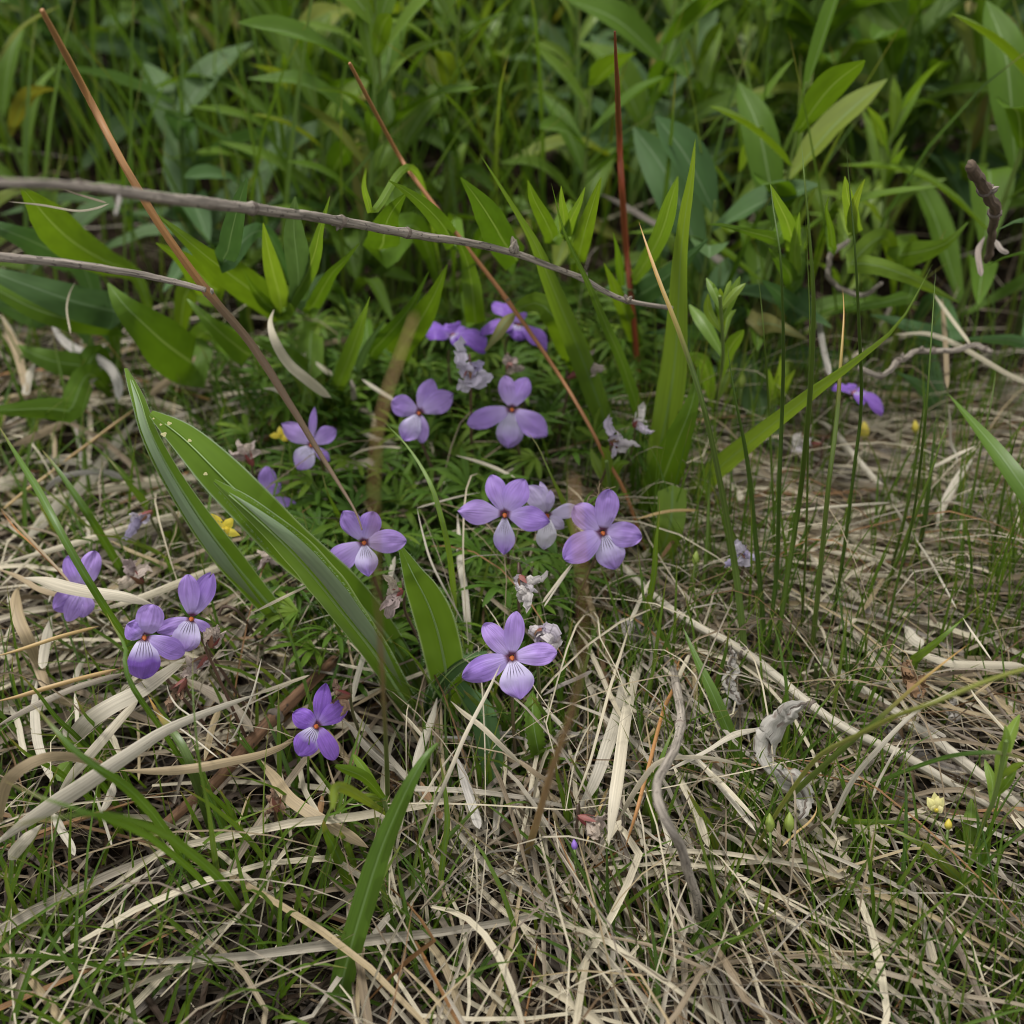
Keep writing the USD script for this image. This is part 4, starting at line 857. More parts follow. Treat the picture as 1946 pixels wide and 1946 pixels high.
# ================================================================== TRACED LEAVES OF THE PLANTS BEHIND THE VIOLETS
def plant(name, label, base, leaves, group=None, mat='leaf'):
    """base: pixel of the foot; leaves: (tile, 'tip ... base' pixels, width, heights, material)"""
    b = at_z(px('D', [base]), 0.0)[0]; b[2] = ground_z(b[0], b[1])
    t = Thing(name, label, 'leafy plant', b, group)
    for tile, pts, w, z, m in leaves:
        p = traced(tile, pts, z, 22); e = p[-1]
        q = smooth_path(np.vstack([p[::3], [e * .5 + b * .5 + [0, 0, .02 + .25 * max(e[2] - .03, 0)]], [b]]), 34)
        ww = mw(tile, w, q) * profile(34, (.05, .5, .8, .97, 1, .95, .8, .55, .28, .16, .14, .14))
        g, s = leaf_geo(q, ww, rng.uniform(), rng.uniform(-.35, .35), .22, 7, .12, int(rng.integers(99)))
        t.part('leaf', g, m)
LF, DL, YL = 'leaf', 'dull_leaf', 'young_leaf'
plant('lance_leaf_plant', 'large bright lance-leaved plant under the grey twig at upper left', (330, 760), [
    ('A1', '150,70 260,200 400,360 560,500 760,620 980,720', 300, [.2, .18, .15, .12, .1, .08], LF),
    ('A1', '810,800 900,930 1050,1080 1250,1260 1460,1410', 400, [.13, .125, .11, .09, .06], LF),
    ('A1', '1170,500 1300,570 1450,690 1620,870', 240, [.16, .15, .13, .1], LF),
    ('A1', '1400,920 1500,1020 1640,1160 1860,1340', 210, [.12, .115, .1, .08], YL)])
plant('dull_leaf_plant', 'blue-green plant with long leaves sweeping to the left edge', (230, 740), [
    ('A1', '-160,330 0,390 200,470 400,560 560,640', 230, [.14, .14, .13, .11, .09], DL),
    ('A1', '-160,690 0,740 300,850 600,950 860,1010', 280, [.12, .12, .11, .1, .08], DL),
    ('A1', '-200,1000 -50,960 100,1000 280,1060', 160, [.09, .09, .08, .06], DL)])
plant('lance_leaf_plant', 'yellow-green low plant with leaves at the left edge below the pale stem', (240, 790), [
    ('A1', '-160,760 0,860 250,990 550,1080 880,1130', 200, [.1, .1, .095, .09, .07], LF),
    ('A1', '130,1265 250,1330 420,1390 650,1420', 190, [.06, .06, .055, .05], 'leaf'),
    ('B1', '-150,90 60,95 300,85 530,90', 190, [.07, .07, .065, .06], LF)])
plant('lance_leaf_plant', 'plant with a long leaf running down behind the orange part of the stalk', (610, 700), [
    ('A1', '1180,290 1400,480 1650,680 1950,900 2120,1010', 250, [.18, .17, .15, .11, .08], LF),
    ('A1', '1850,10 1790,200 1740,400 1690,640', 170, [.25, .22, .19, .15], DL),
    ('A2', '-40,1230 100,1270 240,1340 400,1480', 200, [.08, .08, .075, .06], LF),
    ('A2', '250,1440 340,1540 430,1680', 180, [.07, .06, .05], LF)])
plant('young_plant', 'yellow-green forked leaves above the pale curled blade', (545, 680), [
    ('A2', '60,350 90,520 130,700 175,870 200,1010', 140, [.19, .17, .145, .12, .09], YL),
    ('A2', '560,150 505,260 470,480 400,700 310,870 220,1010', 130, [.22, .21, .185, .15, .12, .09], YL),
    ('A2', '-90,700 -20,830 90,960 190,1010', 100, [.15, .135, .11, .09], LF)])
plant('lance_leaf_plant', 'shaded plant with upright leaves behind the jointed grey twig', (700, 700), [
    ('A2', '1300,715 1230,860 1150,1000 1000,1180 850,1340', 120, [.15, .14, .12, .1, .07], LF),
    ('A2', '1440,660 1370,830 1250,1060 1130,1240 1040,1380', 210, [.16, .145, .12, .09, .06], LF),
    ('A2', '980,1070 900,1180 830,1290 760,1450', 70, [.11, .095, .08, .06], DL),
    ('A2', '780,500 700,600 560,750 420,1000', 110, [.17, .155, .13, .09], LF),
    ('A2', '300,150 290,400 320,700 330,950', 190, [.24, .2, .15, .1], DL)])
plant('lance_leaf_plant', 'bright-leaved plant crossing behind the rust stalk at top centre', (860, 660), [
    ('A2', '1130,130 1040,240 980,360 950,560', 260, [.2, .185, .165, .13], LF),
    ('A2', '1000,30 1130,110 1270,220 1400,360 1500,520', 140, [.23, .215, .195, .17, .14], LF),
    ('A2', '1540,10 1650,150 1770,330 1880,520 1960,640', 240, [.24, .22, .19, .155, .13], LF),
    ('A2', '1440,400 1560,560 1620,800 1650,1100', 150, [.17, .15, .12, .08], LF),
    ('A2', '830,-60 815,80 850,200 900,250', 60, [.26, .24, .215, .2], YL)])
plant('young_plant', 'pale green leaves rising just right of the top centre', (1085, 640), [
    ('A3', '380,70 385,180 400,300 410,440', 90, [.22, .2, .18, .15], YL),
    ('A3', '560,80 510,210 450,330 410,460', 90, [.22, .2, .175, .15], YL),
    ('A3', '680,10 620,200 560,400 500,640', 130, [.24, .21, .175, .12], LF),
    ('A3', '130,30 180,180 260,330 330,480', 120, [.24, .21, .18, .14], LF)])
plant('lance_leaf_plant', 'blue-green leaf and a tall pale blade left of the tall upright grass blade', (1195, 690), [
    ('A3', '1255,0 1190,230 1130,430 1030,620 900,820', 130, [.25, .21, .17, .14, .09], 'broad_grass'),
    ('A3', '1480,470 1350,590 1220,710 1080,820 930,910', 190, [.15, .14, .125, .11, .09], DL),
    ('A3', '770,420 800,550 820,700 840,840', 60, [.17, .15, .12, .1], LF),
    ('A3', '700,650 760,780 830,950 900,1120 960,1320', 110, [.15, .13, .1, .075, .05], LF)])
plant('lance_leaf_plant', 'plant with broad arching leaves behind the long curved blade at upper right', (1690, 660), [
    ('A4', '1445,945 1360,900 1220,830 1050,740 900,690 760,650 640,650', 150, [.1, .105, .115, .125, .13, .13, .125], LF),
    ('A4', '1512,345 1450,430 1330,510 1180,560 1000,590', 190, [.15, .145, .135, .12, .1], LF),
    ('A4', '420,1050 560,1010 750,970 950,930 1080,890', 110, [.09, .095, .1, .1, .09], LF),
    ('A4', '780,1040 930,1070 1130,1140 1390,1215', 170, [.08, .08, .08, .07], DL),
    ('A4', '980,1470 1080,1520 1190,1600 1270,1700', 160, [.07, .065, .055, .04], DL)])
plant('dull_leaf_plant', 'shaded blue-green leaves at the right edge above the forked twig', (1905, 680), [
    ('A4', '1390,1240 1550,1220 1750,1225 1960,1235', 110, [.09, .09, .085, .08], DL),
    ('A4', '1660,670 1750,620 1850,590 2000,550', 60, [.14, .145, .15, .15], LF),
    ('A4', '1740,400 1830,350 1960,320', 100, [.17, .175, .17], DL)])
plant('dull_leaf_plant', 'dull leaves between the upright rushes at the level of the curled tendril', (1475, 700), [
    ('A4', '310,1225 200,1170 60,1110 -60,1100', 180, [.09, .095, .095, .08], DL),
    ('A4', '-30,780 80,860 180,960 250,1010', 170, [.12, .11, .095, .08], DL),
    ('A3', '1480,360 1620,370 1800,420 2000,470', 120, [.17, .175, .17, .15], LF),
    ('A3', '1000,1180 1120,1170 1300,1160 1480,1170', 120, [.08, .085, .08, .06], DL)])
plant('young_plant', 'light green leafy stem behind the rush left of the curled tendril', (1500, 640), [
    ('A4', '30,60 90,200 160,350 220,560', 120, [.22, .195, .165, .12], YL), ('A4', '250,270 230,420 215,560 225,740', 90, [.19, .165, .14, .1], YL),
    ('A4', '590,0 610,150 640,280 660,420', 110, [.24, .21, .185, .15], YL), ('A4', '740,20 690,130 650,260 640,420', 80, [.24, .215, .19, .15], YL),
    ('A4', '20,540 90,620 170,720 200,820', 120, [.16, .14, .12, .1], LF), ('A4', '470,150 450,250 480,380 500,560', 60, [.21, .19, .165, .13], LF)])
plant('young_plant', 'light green shoot at the base of the thickest rush', (1490, 790), [
    ('A4', '20,1440 40,1560 60,1680', 90, [.09, .075, .06], YL), ('A4', '220,1450 150,1540 90,1640', 90, [.09, .075, .06], YL), ('A4', '110,1340 100,1460 80,1600', 70, [.1, .085, .065], YL), ('A4', '170,1560 130,1640 90,1710', 80, [.07, .06, .05], YL)])
# ================================================================== TWIGS AND STALKS
def twig(name, label, cat, tile, pts, w, z, mat, nodes=(), buds=(), root=False, n=70, rough=.14, sides=10, node_mat='node_bark', flip=False):
    p = traced(tile, pts, z, n); ww = mw(tile, w, p) / 2
    if root:
        k = len(p); p = to_ground(p); ww = np.interp(np.linspace(0, 1, len(p)), np.linspace(0, 1, k), ww)
    wv = np.stack([np.convolve(rng.normal(0, 1, len(p) + 6), np.ones(7) / 7, 'valid') for _ in range(3)], 1); p = p + wv * (ww * (.55 if 'D' != tile else .14))[:, None]
    t = Thing(name, label, cat, [p[-1][0], p[-1][1], p[:, 2].min()])
    rr = ww.copy()
    for q in nodes:
        i = int(np.argmin(np.linalg.norm(project(p)[0] - px(tile, [q])[0], axis=1)))
        rr *= 1 + .28 * np.exp(-((np.arange(len(p)) - i) / .8) ** 2)
    t.part('stem', tube(p, rr, sides, rng.uniform(), rough=rough, seed=int(rng.integers(99)), flip=flip), mat)
    tt = tangents(p)
    for q in nodes:
        pr, _ = project(p); i = int(np.argmin(np.linalg.norm(pr - px(tile, [q])[0], axis=1))); i = min(max(i, 1), len(p) - 2)
        r_ = ww[i]; e = np.linspace(-1, 1, 7)
        t.part('node', tube(p[i] + np.outer(e * r_ * .7, tt[i]), r_ * (1.12 + .28 * (1 - e ** 2)), 10, rng.uniform(), rough=.3, seed=i), node_mat)
    for q, d, l in buds:
        pr, _ = project(p); i = int(np.argmin(np.linalg.norm(pr - px(tile, [q])[0], axis=1)))
        for m in range(3):
            dd = unit(np.asarray(d, float) + rng.normal(0, .35, 3))
            t.part('bud_scale', blob(p[i] + dd * ww[i] * .4, dd, l * rng.uniform(.7, 1.1), l * .26, rng.uniform(), .4, m + i), 'grey_twig')
    return t

twig('dry_twig', 'long grey dry twig with joints crossing the top from left to centre', 'twig', 'D',
     '-90,338 0,345 150,352 300,373 475,393 640,417 770,440 880,457 970,477 1040,503 1100,526 1145,552 1190,569 1268,582', [18, 19, 22, 23, 21, 19, 17, 15, 12.5, 10, 8],
     [.30, .295, .285, .275, .26, .245, .23, .215, .205, .19, .18, .17, .16, .15], 'grey_twig', [(150, 352), (475, 393), (640, 417), (770, 440), (1102, 527), (1180, 566)], [((972, 477), (0, -.3, 1), .0062), ((964, 476), (.3, -.5, 1), .005), ((222, 362), (-.2, -.3, -1), .0035), ((1098, 525), (.3, -.3, 1), .003), ((640, 417), (-.3, -.2, -1), .003), ((1188, 568), (.2, -.3, 1), .0035)], n=140, rough=.2)
twig('dry_stalk', 'thin pale dry stem joining the orange-brown stalk at the upper left', 'dry stem', 'D', '-60,478 0,485 150,500 300,525 388,547', [18, 17, 15, 13, 10], [.225, .222, .215, .207, .202], 'grey_twig', rough=.08)
twig('bent_stalk', 'bent stalk, orange above and grey-brown below, pointing down at a violet', 'dry stalk', 'D', '80,20 160,170 215,275 250,338 305,430 390,548 470,642 540,750 600,850 650,930 672,968 683,1000', [10, 13, 14, 14.5, 15, 15.5, 16, 16, 15, 12, 7, 3],
     [.29, .265, .245, .235, .22, .2, .18, .158, .138, .12, .107, .1], 'orange_stalk', [(390, 548)], rough=.09, node_mat='grey_twig')
twig('rust_stalk', 'thin rust-coloured stalk slanting down through the middle to the right', 'dry stalk', 'D', '660,120 745,280 783,338 860,440 960,570 1050,700 1110,800 1138,855 1180,930 1215,1030 1245,1105', [7, 8, 8, 8, 8, 8, 7, 7, 7, 6],
     [.24, .19, .175, .16, .14, .12, .1, .09, .07, .04, .01], 'rust_stalk', [(868, 450), (955, 560)], rough=.12)
twig('red_stalk', 'upright dark red stalk at the top behind the grey twig', 'dry stalk', 'D', '1160,60 1168,250 1172,340 1183,480 1192,570 1205,720', [4, 10, 12, 12, 11, 9], [.27, .2, .17, .12, .09, .04], 'red_stalk', root=True, rough=.08)
twig('brown_twig', 'reddish brown weathered twig on the ground at lower left', 'twig', 'D', '290,1580 335,1535 400,1482 480,1392 570,1303 625,1252 665,1206', [20, 22, 25, 25, 22, 18, 14], [.02, .022, .028, .034, .036, .032, .02], 'brown_twig', [(520, 1350)], rough=.25)
twig('grey_straw_stalk', 'pale jointed dry stalk running from the centre down to lower right', 'dry stalk', 'D', '1178,1072 1240,1130 1310,1178 1420,1240 1525,1328 1600,1378 1690,1420 1780,1470 1862,1520', [15, 15, 16, 17, 18, 19, 20, 19, 14], [.045, .046, .048, .05, .052, .05, .046, .04, .03], 'pale_straw', [(1402, 1225), (1527, 1330), (1693, 1423)], rough=.1)
twig('tan_straw_stalk', 'smooth tan dry stalk parallel to and right of the pale jointed one', 'dry stalk', 'D', '1545,1240 1610,1290 1690,1345 1720,1368 1775,1405 1840,1455 1932,1530 1990,1580', [16, 18, 20, 20, 21, 21, 20, 20], [.03, .032, .036, .04, .04, .036, .03, .02], 'pale_straw', [(1718, 1366)], rough=.06, node_mat='tan_straw')
twig('weathered_stick', 'dark grey weathered stick under the dry stalks at lower right', 'stick', 'D', '1560,1290 1620,1345 1710,1410 1800,1470 1880,1525 1990,1600', [20, 26, 30, 33, 36, 38], [.012, .014, .016, .016, .014, .01], 'grey_wood', rough=.3)
twig('forked_twig', 'knobbly pale twig curving among leaves at the far right', 'twig', 'A4', '690,1430 780,1465 860,1490 930,1450 985,1385 1060,1340 1145,1312 1300,1308 1420,1300 1550,1272 1640,1290 1690,1318', [40, 42, 40, 44, 46, 44, 42, 42, 40, 40, 50, 36], .1, 'grey_twig', [(860, 1490), (985, 1385), (1250, 1310), (1640, 1290)], [((1150, 1310), (0, -.3, 1), .003), ((1010, 1370), (.3, -.3, 1), .003)], rough=.3)
twig('dark_twig', 'dark brown drooping twig in the top right corner', 'twig', 'A4', '1540,-80 1590,20 1650,110 1690,190 1705,260 1712,340 1700,430 1672,540 1650,640', [90, 95, 88, 85, 70, 62, 56, 60, 40], [.24, .23, .22, .21, .2, .19, .175, .16, .145], 'dark_twig', [(1650, 100), (1700, 270)], [((1690, 90), (.6, -.3, .8), .004)], rough=.3)
twig('curled_tendril', 'grey curled tendril among the leaves at upper right', 'tendril', 'A4', '612,480 560,530 490,590 458,680 462,745 500,800 560,848 640,880 720,885 800,858 870,800', [34, 40, 44, 44, 42, 36, 40, 42, 40, 34, 26], [.12, .12, .12, .115, .11, .1, .1, .1, .1, .105, .11], 'grey_twig', rough=.18)
twig('crooked_stalk', 'crooked grey stem lying over the straw at bottom centre', 'dry stem', 'C3', '1105,20 1130,170 1165,290 1230,470 1262,640 1272,800 1245,930 1190,1040 1120,1160 1100,1270 1130,1400 1190,1530 1270,1690', [60, 64, 66, 66, 64, 62, 62, 62, 66, 78, 80, 80, 80], [.015, .025, .035, .05, .06, .07, .08, .09, .1, .11, .115, .11, .09], 'grey_twig', [(1268, 780)], rough=.12, root=True)
stalk('dry_stalk', 'D', '782,596 745,680 716,780 708,900 708,1000 711,1100 720,1250 728,1400 731,1480 732,1530', [5, 7, 8, 9, 9, 9, 9, 10, 10, 10], [.305, .303, .298, .29, .278, .262, .22, .15, .08, .03], 'tan_stem', 'blurred upright stem, tan above and green below, in front of the violets', 'dry stem', root=True, rough=.05, flip=True)
stalk('dry_stalk', 'D', '1082,900 1092,980 1097,1060 1101,1190 1092,1290 1070,1370 1042,1450 1010,1560 995,1610', [5, 9, 12, 13, 13, 13, 14, 15, 16], [.29, .29, .287, .275, .25, .21, .165, .09, .02], 'brown_stem', 'blurred brown curving stem below the violet with brown thread', 'dry stem', root=True, rough=.05, flip=True)
stalk('green_stalk', 'C4', '2050,330 1932,372 1700,430 1480,520 1300,600 1000,700 700,850 400,1010 250,1190 150,1330 50,1490', [32, 36, 38, 40, 40, 40, 38, 34, 30, 24, 20], [.16, .16, .16, .16, .155, .145, .13, .11, .085, .07, .05], 'olive_stem', 'olive green stem leaning across the dry stalks at lower right', 'green stem', root=True, rough=.05)
strip('grass_shoot', 'C4', '1530,165 1400,260 1260,370 1100,500 950,640 840,735 700,850', [20, 40, 50, 44], [.125, .125, .125, .12, .115, .11, .1], 'rush_tipped', 'yellow-tipped green blade leaning on the olive stem at lower right', 'grass blade', tip=.3, root=True)

# ================================================================== TRACED GRASS BLADES AND RUSHES
GB = 'green grass blades among the violets'
def gb(label, tile, pts, w, z, mat='grass', group=GB, **k):
    k.setdefault('root', True); k.setdefault('tip', .35)
    return strip('grass_shoot', tile, pts, w, z, mat, label, 'grass blade', group, **k)
gb('tall broad upright grass blade right of centre', 'D', '1312,262 1303,345 1287,450 1280,560 1278,640 1262,760 1240,870 1222,980', [13, 18, 24, 32, 42, 54, 46, 34], [.24, .21, .18, .15, .12, .09, .06, .03], 'broad_grass', fold=.4, tip=.2, r=1.0)
gb('long bright curved grass blade with a yellow tip at the right', 'D', '1760,497 1735,560 1700,606 1640,662 1575,710 1500,768 1420,830 1345,892', [6, 15, 22, 28, 34, 40, 44, 40], [.215, .205, .19, .175, .155, .13, .1, .06], 'broad_grass', fold=.4, r=1.0)
gb('broad grass blade hanging at the far right edge', 'D', '1788,742 1830,790 1880,850 1935,925 1990,1000', [16, 34, 40, 42, 42], [.11, .115, .115, .11, .1], 'broad_grass')
gb('broad grass blade slanting down from the top centre', 'D', '905,290 940,350 1000,440 1050,560 1100,680 1140,790 1165,880', [14, 18, 27, 36, 42, 42, 32], [.23, .21, .18, .14, .1, .065, .03], 'broad_grass', fold=.4)
gb('slender blue-green blade just right of the broad slanting one', 'D', '1040,345 1058,420 1085,480 1112,540 1150,630 1180,700 1210,800 1225,880', [7, 11, 13, 15, 19, 21, 21, 17], [.22, .2, .18, .16, .12, .09, .06, .03], 'broad_grass', fold=.45)
gb('cut-off pale grass blade standing between the violet and the straw mat', 'D', '1268,915 1268,960 1262,1000 1245,1045 1220,1080', [56, 54, 50, 36, 20], [.075, .065, .055, .04, .025], 'broad_grass', tip=0.02, fold=.1, r=.95)
gb('wide shaded grass blade beside the tall upright one', 'D', '1318,690 1306,760 1275,840 1245,920 1225,980', [50, 72, 76, 56, 36], [.12, .105, .085, .06, .035], 'leaf', tip=.6, fold=.2)
gb('dark green blade slanting across the far left flower', 'B1', '-30,180 60,330 200,560 300,720 400,910 520,1120 610,1290 720,1470 800,1590 900,1740', [24, 40, 52, 56, 56, 58, 60, 60, 56, 50], [.12, .125, .13, .13, .13, .125, .12, .11, .1, .08], fold=.5, r=.3)
gb('dark green blade over the pale straw at left, upper of three', 'B1', '310,390 400,500 500,640 600,790 690,930 800,1110 890,1270', [30, 50, 60, 64, 64, 60, 50], [.09, .09, .085, .08, .07, .055, .04], fold=.4, r=.25)
gb('short green blade above the shrivelled lilac violet', 'B1', '790,430 880,540 970,650 1060,760 1130,840', [24, 50, 64, 70, 64], [.08, .078, .072, .062, .05], r=.5)
gb('long pale green arching blade right of the upright downy leaf', 'B2', '968,190 1100,320 1200,450 1290,600 1360,770 1420,1000 1460,1200 1490,1500 1490,1676', [16, 26, 34, 40, 44, 46, 46, 46, 44], [.12, .12, .118, .115, .11, .095, .08, .055, .04], 'broad_grass', r=.9)
gb('narrow pointed green blade between the open violet and its faded neighbour', 'B3', '115,255 185,330 250,460 310,600 370,720 400,800', [14, 22, 40, 50, 60, 50], [.11, .11, .105, .1, .09, .08], 'grass', r=.95)
gb('bright green blade beside the orange-brown stalk, tip upward', 'B2', '500,555 530,680 580,800 640,920', [16, 40, 50, 40], [.08, .075, .065, .05], r=.6)
gb('upright bright blade with brown tip left of the violets at back', 'A2', '862,895 810,1050 760,1200 710,1340 650,1490 600,1620', [30, 90, 120, 130, 120, 80], [.16, .14, .12, .1, .07, .045], 'broad_grass', fold=.4)
gb('slender bright blade under the violet with brown thread', 'B3', '1120,720 1115,880 1090,1100 1080,1300 1050,1480 1010,1680', [14, 30, 44, 50, 54, 54], [.12, .11, .09, .075, .06, .04], r=.62)
gb('thin blade with golden tip leaning right beside the tall blade', 'D', '1205,418 1222,470 1245,535 1270,600 1305,690 1335,800 1360,920 1385,1060 1400,1180 1412,1340', [5, 7, 9, 10, 10, 11, 12, 13, 13, 12], [.2, .19, .18, .165, .145, .12, .095, .07, .05, .025], 'rush_tipped', tip=.1)
gb('wide green blade slanting over the straw below the cut-off blade', 'D', '1288,1182 1312,1240 1345,1310 1380,1390 1405,1450 1425,1505', [14, 20, 24, 24, 20, 16], [.07, .066, .06, .05, .035, .02], 'broad_grass', r=.2)
gb('bright blade lying under the crooked grey stem', 'C3', '1240,760 1190,880 1150,980 1110,1090 1050,1300 1000,1500', [20, 44, 54, 60, 56, 50], [.06, .06, .055, .05, .035, .02], r=.5)
gb('bright green blade touching the tan stalk at the right', 'C4', '1460,0 1390,60 1300,135 1200,220 1110,285', [40, 56, 66, 66, 50], [.075, .075, .07, .06, .045], 'broad_grass', tip=.2)
gb('green blade arching to the right edge above the grey stick', 'C4', '2000,1050 1850,1000 1700,985 1560,988 1440,1002 1300,1035 1150,1085 1000,1140 850,1205 700,1290 600,1350', [30, 32, 32, 32, 32, 30, 30, 30, 28, 26, 22], [.1, .105, .105, .1, .095, .085, .075, .065, .05, .035, .02], 'grass', r=.85, tip=.1)
gb('green blade lying flat at the bottom right below the pale flower', 'C4', '1190,1502 1050,1508 900,1508 700,1506 500,1500', [20, 40, 46, 44, 36], [.04, .045, .045, .04, .03], r=.6)
gb('pair of bright blades at the bottom edge, lower right', 'C4', '830,1510 950,1560 1080,1630 1200,1690', [26, 60, 84, 80], [.05, .055, .055, .05], 'grass', r=.98)
# blurred blades close to the camera at lower left
NB = 'blurred blades close to the viewer at lower left'
gb('blurred dark blade lying across the lower left corner', 'C1', '-80,1590 100,1530 400,1482 750,1440 950,1490 1120,1545 1300,1640', [30, 60, 74, 80, 84, 80, 70], [.15, .155, .16, .16, .15, .135, .11], group=NB, fold=.3, r=.2)
gb('blurred blade over the big pale straw leaf at lower left', 'C1', '0,1180 250,1300 520,1390 760,1470 1000,1560 1150,1640', [24, 50, 60, 60, 56, 50], [.14, .145, .145, .14, .125, .1], group=NB, r=.3)
gb('blurred blade running from the left pair of violets to the bottom', 'C1', '240,620 370,760 470,880 600,1000 760,1120 920,1220 1040,1330 1150,1450', [30, 60, 74, 84, 80, 70, 70, 60], [.125, .13, .13, .125, .12, .11, .1, .08], group=NB, r=.15)
gb('olive-tipped blade beneath the dry brown withered violet', 'C1', '1110,560 1180,690 1290,830 1390,980 1450,1150 1500,1290', [40, 60, 64, 70, 76, 76], [.06, .065, .068, .066, .06, .045], 'rush_tipped', fold=.4)
gb('straight dark blade in front of the left pair', 'C1', '800,-60 860,60 940,190 940,380 1010,520 1120,680 1230,840', [24, 40, 44, 40, 44, 44, 40], [.105, .108, .11, .108, .1, .09, .075], r=.2)
gb('thin upright olive blade under the notched violet', 'C1', '1452,180 1442,400 1448,600 1462,780 1490,1020 1515,1200 1560,1400 1600,1690', [10, 14, 18, 24, 34, 46, 50, 50], [.12, .122, .12, .116, .105, .095, .08, .05], 'grass', r=.9)
for i, (pts, w, z) in enumerate((('150,395 300,560 420,720 560,850', 40, (.1, .06)), ('560,560 650,720 760,830 860,1000 960,1200', 36, (.09, .03)), ('400,820 520,960 640,1080', 50, (.085, .05)), ('60,860 200,1000 420,1120 560,1230', 44, (.08, .04)),
                                 ('1560,420 1640,560 1700,700', 30, (.06, .03)), ('1640,1250 1720,1400 1800,1600', 40, (.06, .03)), ('1350,1270 1420,1400 1500,1560', 34, (.06, .03)), ('1500,1230 1620,1330 1750,1480', 40, (.06, .03)))):
    gb('narrow dark green blade in the straw at lower left', 'C1', pts, w, z, group='narrow blades in the straw at lower left')
for i, (pts, w, z) in enumerate((('470,-20 440,120 400,330 375,520 372,760', 44, (.07, .02)), ('300,330 340,480 380,640 400,820', 40, (.06, .02)), ('150,560 260,700 330,860 370,1010', 40, (.06, .02)), ('330,1030 360,1200 400,1340 440,1600', 40, (.06, .02)),
                                 ('400,1090 420,1250 450,1420 450,1560', 36, (.06, .02)), ('440,1000 520,1150 600,1270 650,1380', 40, (.06, .03)), ('1020,1240 1045,1380 1075,1520 1080,1660', 50, (.055, .02)), ('1110,1390 1085,1500 1075,1640', 40, (.05, .02)), ('1320,1260 1400,1400 1500,1560 1540,1690', 56, (.06, .03)),
                                 ('830,0 800,200 790,400 780,560', 34, (.05, .01)), ('870,150 890,320 900,420', 40, (.05, .015)), ('1640,50 1610,250 1560,420 1480,720 1430,960', 34, (.07, .01)), ('700,0 740,160 770,300', 40, (.05, .02)))):
    gb('green blade growing up through the straw at bottom centre', 'C3', pts, w, z, group='green blades in the straw at bottom centre')
for i, (pts, w, z) in enumerate((('1380,1000 1420,1250 1440,1500 1420,1676', 44, (.07, .04)), ('390,1000 500,1170 620,1330 700,1500 790,1676', 40, (.055, .015)), ('510,1490 530,1580 580,1676 620,1760', 90, (.055, .03)), ('200,780 260,880 300,960', 30, (.05, .02)), ('630,1570 680,1660 720,1760', 50, (.05, .02)),
                                 ('1720,1340 1600,1460 1480,1580 1400,1680', 36, (.05, .03)), ('1560,520 1690,640 1780,720 1900,840', 50, (.06, .02)), ('1750,500 1830,640 1920,830', 44, (.06, .02)), ('230,220 210,400 150,560 60,760', 36, (.05, .02)), ('1640,980 1680,1150 1660,1350', 40, (.05, .015)), ('1745,1000 1760,1180 1750,1360', 34, (.05, .015)))):
    gb('green blade near the base of the downy rosette', 'C2', pts, w, z, group='green blades around the downy rosette')
# rushes
RU = 'thin upright rushes at the right'
def ru(label, tile, pts, w, z, mat='rush', **k):
    p = traced(tile, pts, z, 40); ww = mw(tile, w, p) * taper(40, .25, 0) * .43; kk = len(p)
    p = to_ground(p); ww = np.interp(np.linspace(0, 1, len(p)), np.linspace(0, 1, kk), ww)
    return single('rush', tube(p, ww, 7, rng.uniform(), flip=True), mat, label, 'rush', RU)
ru('thickest upright rush, pairing a thinner one at its right side', 'D', '1512,270 1519,350 1530,480 1535,590 1527,760 1510,930 1490,1060 1460,1250 1445,1335', [8, 9, 11, 12, 12, 12, 12, 12, 11], [.24, .23, .2, .18, .14, .1, .07, .04, .02])
ru('rush immediately left of the thickest one', 'D', '1452,330 1460,400 1472,480 1478,650 1476,760 1470,920 1465,1080 1445,1250', [6, 7, 8, 9, 10, 10, 10, 10], [.23, .22, .2, .16, .13, .1, .06, .03])
ru('long rush reaching the top edge right of the thickest one', 'D', '1596,270 1602,345 1611,440 1620,600 1625,760 1612,880 1592,1040 1568,1190', [7, 7, 8, 8, 8, 9, 9, 9], [.24, .22, .2, .165, .13, .1, .065, .03])
ru('rush with an orange dried tip', 'D', '1590,543 1592,600 1585,700 1578,800 1565,900 1545,1100 1530,1245', [6, 10, 11, 11, 12, 12, 12], [.17, .16, .14, .12, .1, .06, .03], 'rush_tipped')
ru('thin rush rising in front of the long curved blade near its tip', 'D', '1766,505 1762,560 1757,640 1745,800 1722,980 1690,1110 1662,1240', [4, 5, 6, 6, 6, 7, 7], [.19, .18, .165, .13, .09, .06, .03])
ru('short pale rush with a needle tip above the light green shoot', 'D', '1429,505 1436,570 1442,640 1450,760 1455,860', [3, 5, 6, 7, 7], [.17, .155, .14, .11, .09])
ru('dark rush curving in front of the drooping lilac violet', 'D', '1372,650 1385,740 1410,870 1425,1010 1438,1150 1442,1270', [6, 9, 11, 12, 12, 11], [.16, .14, .11, .08, .05, .025])
ru('inner rush of the V-shaped pair at right', 'B4', '1290,45 1262,250 1240,480 1215,720 1180,960 1130,1200', [16, 30, 44, 48, 46, 40], [.11, .1, .088, .075, .06, .04])
ru('outer rush of the V-shaped pair at right', 'B4', '1383,130 1310,330 1210,640 1110,900 1010,1160 900,1420 840,1580', [14, 26, 34, 36, 36, 36, 36], [.115, .108, .095, .08, .065, .045, .03])
ru('rush at the far right edge in front of the hanging broad blade', 'B4', '1920,130 1870,300 1800,600 1755,850 1710,1080 1660,1300', [14, 20, 30, 34, 34, 30], [.12, .11, .09, .075, .055, .035])
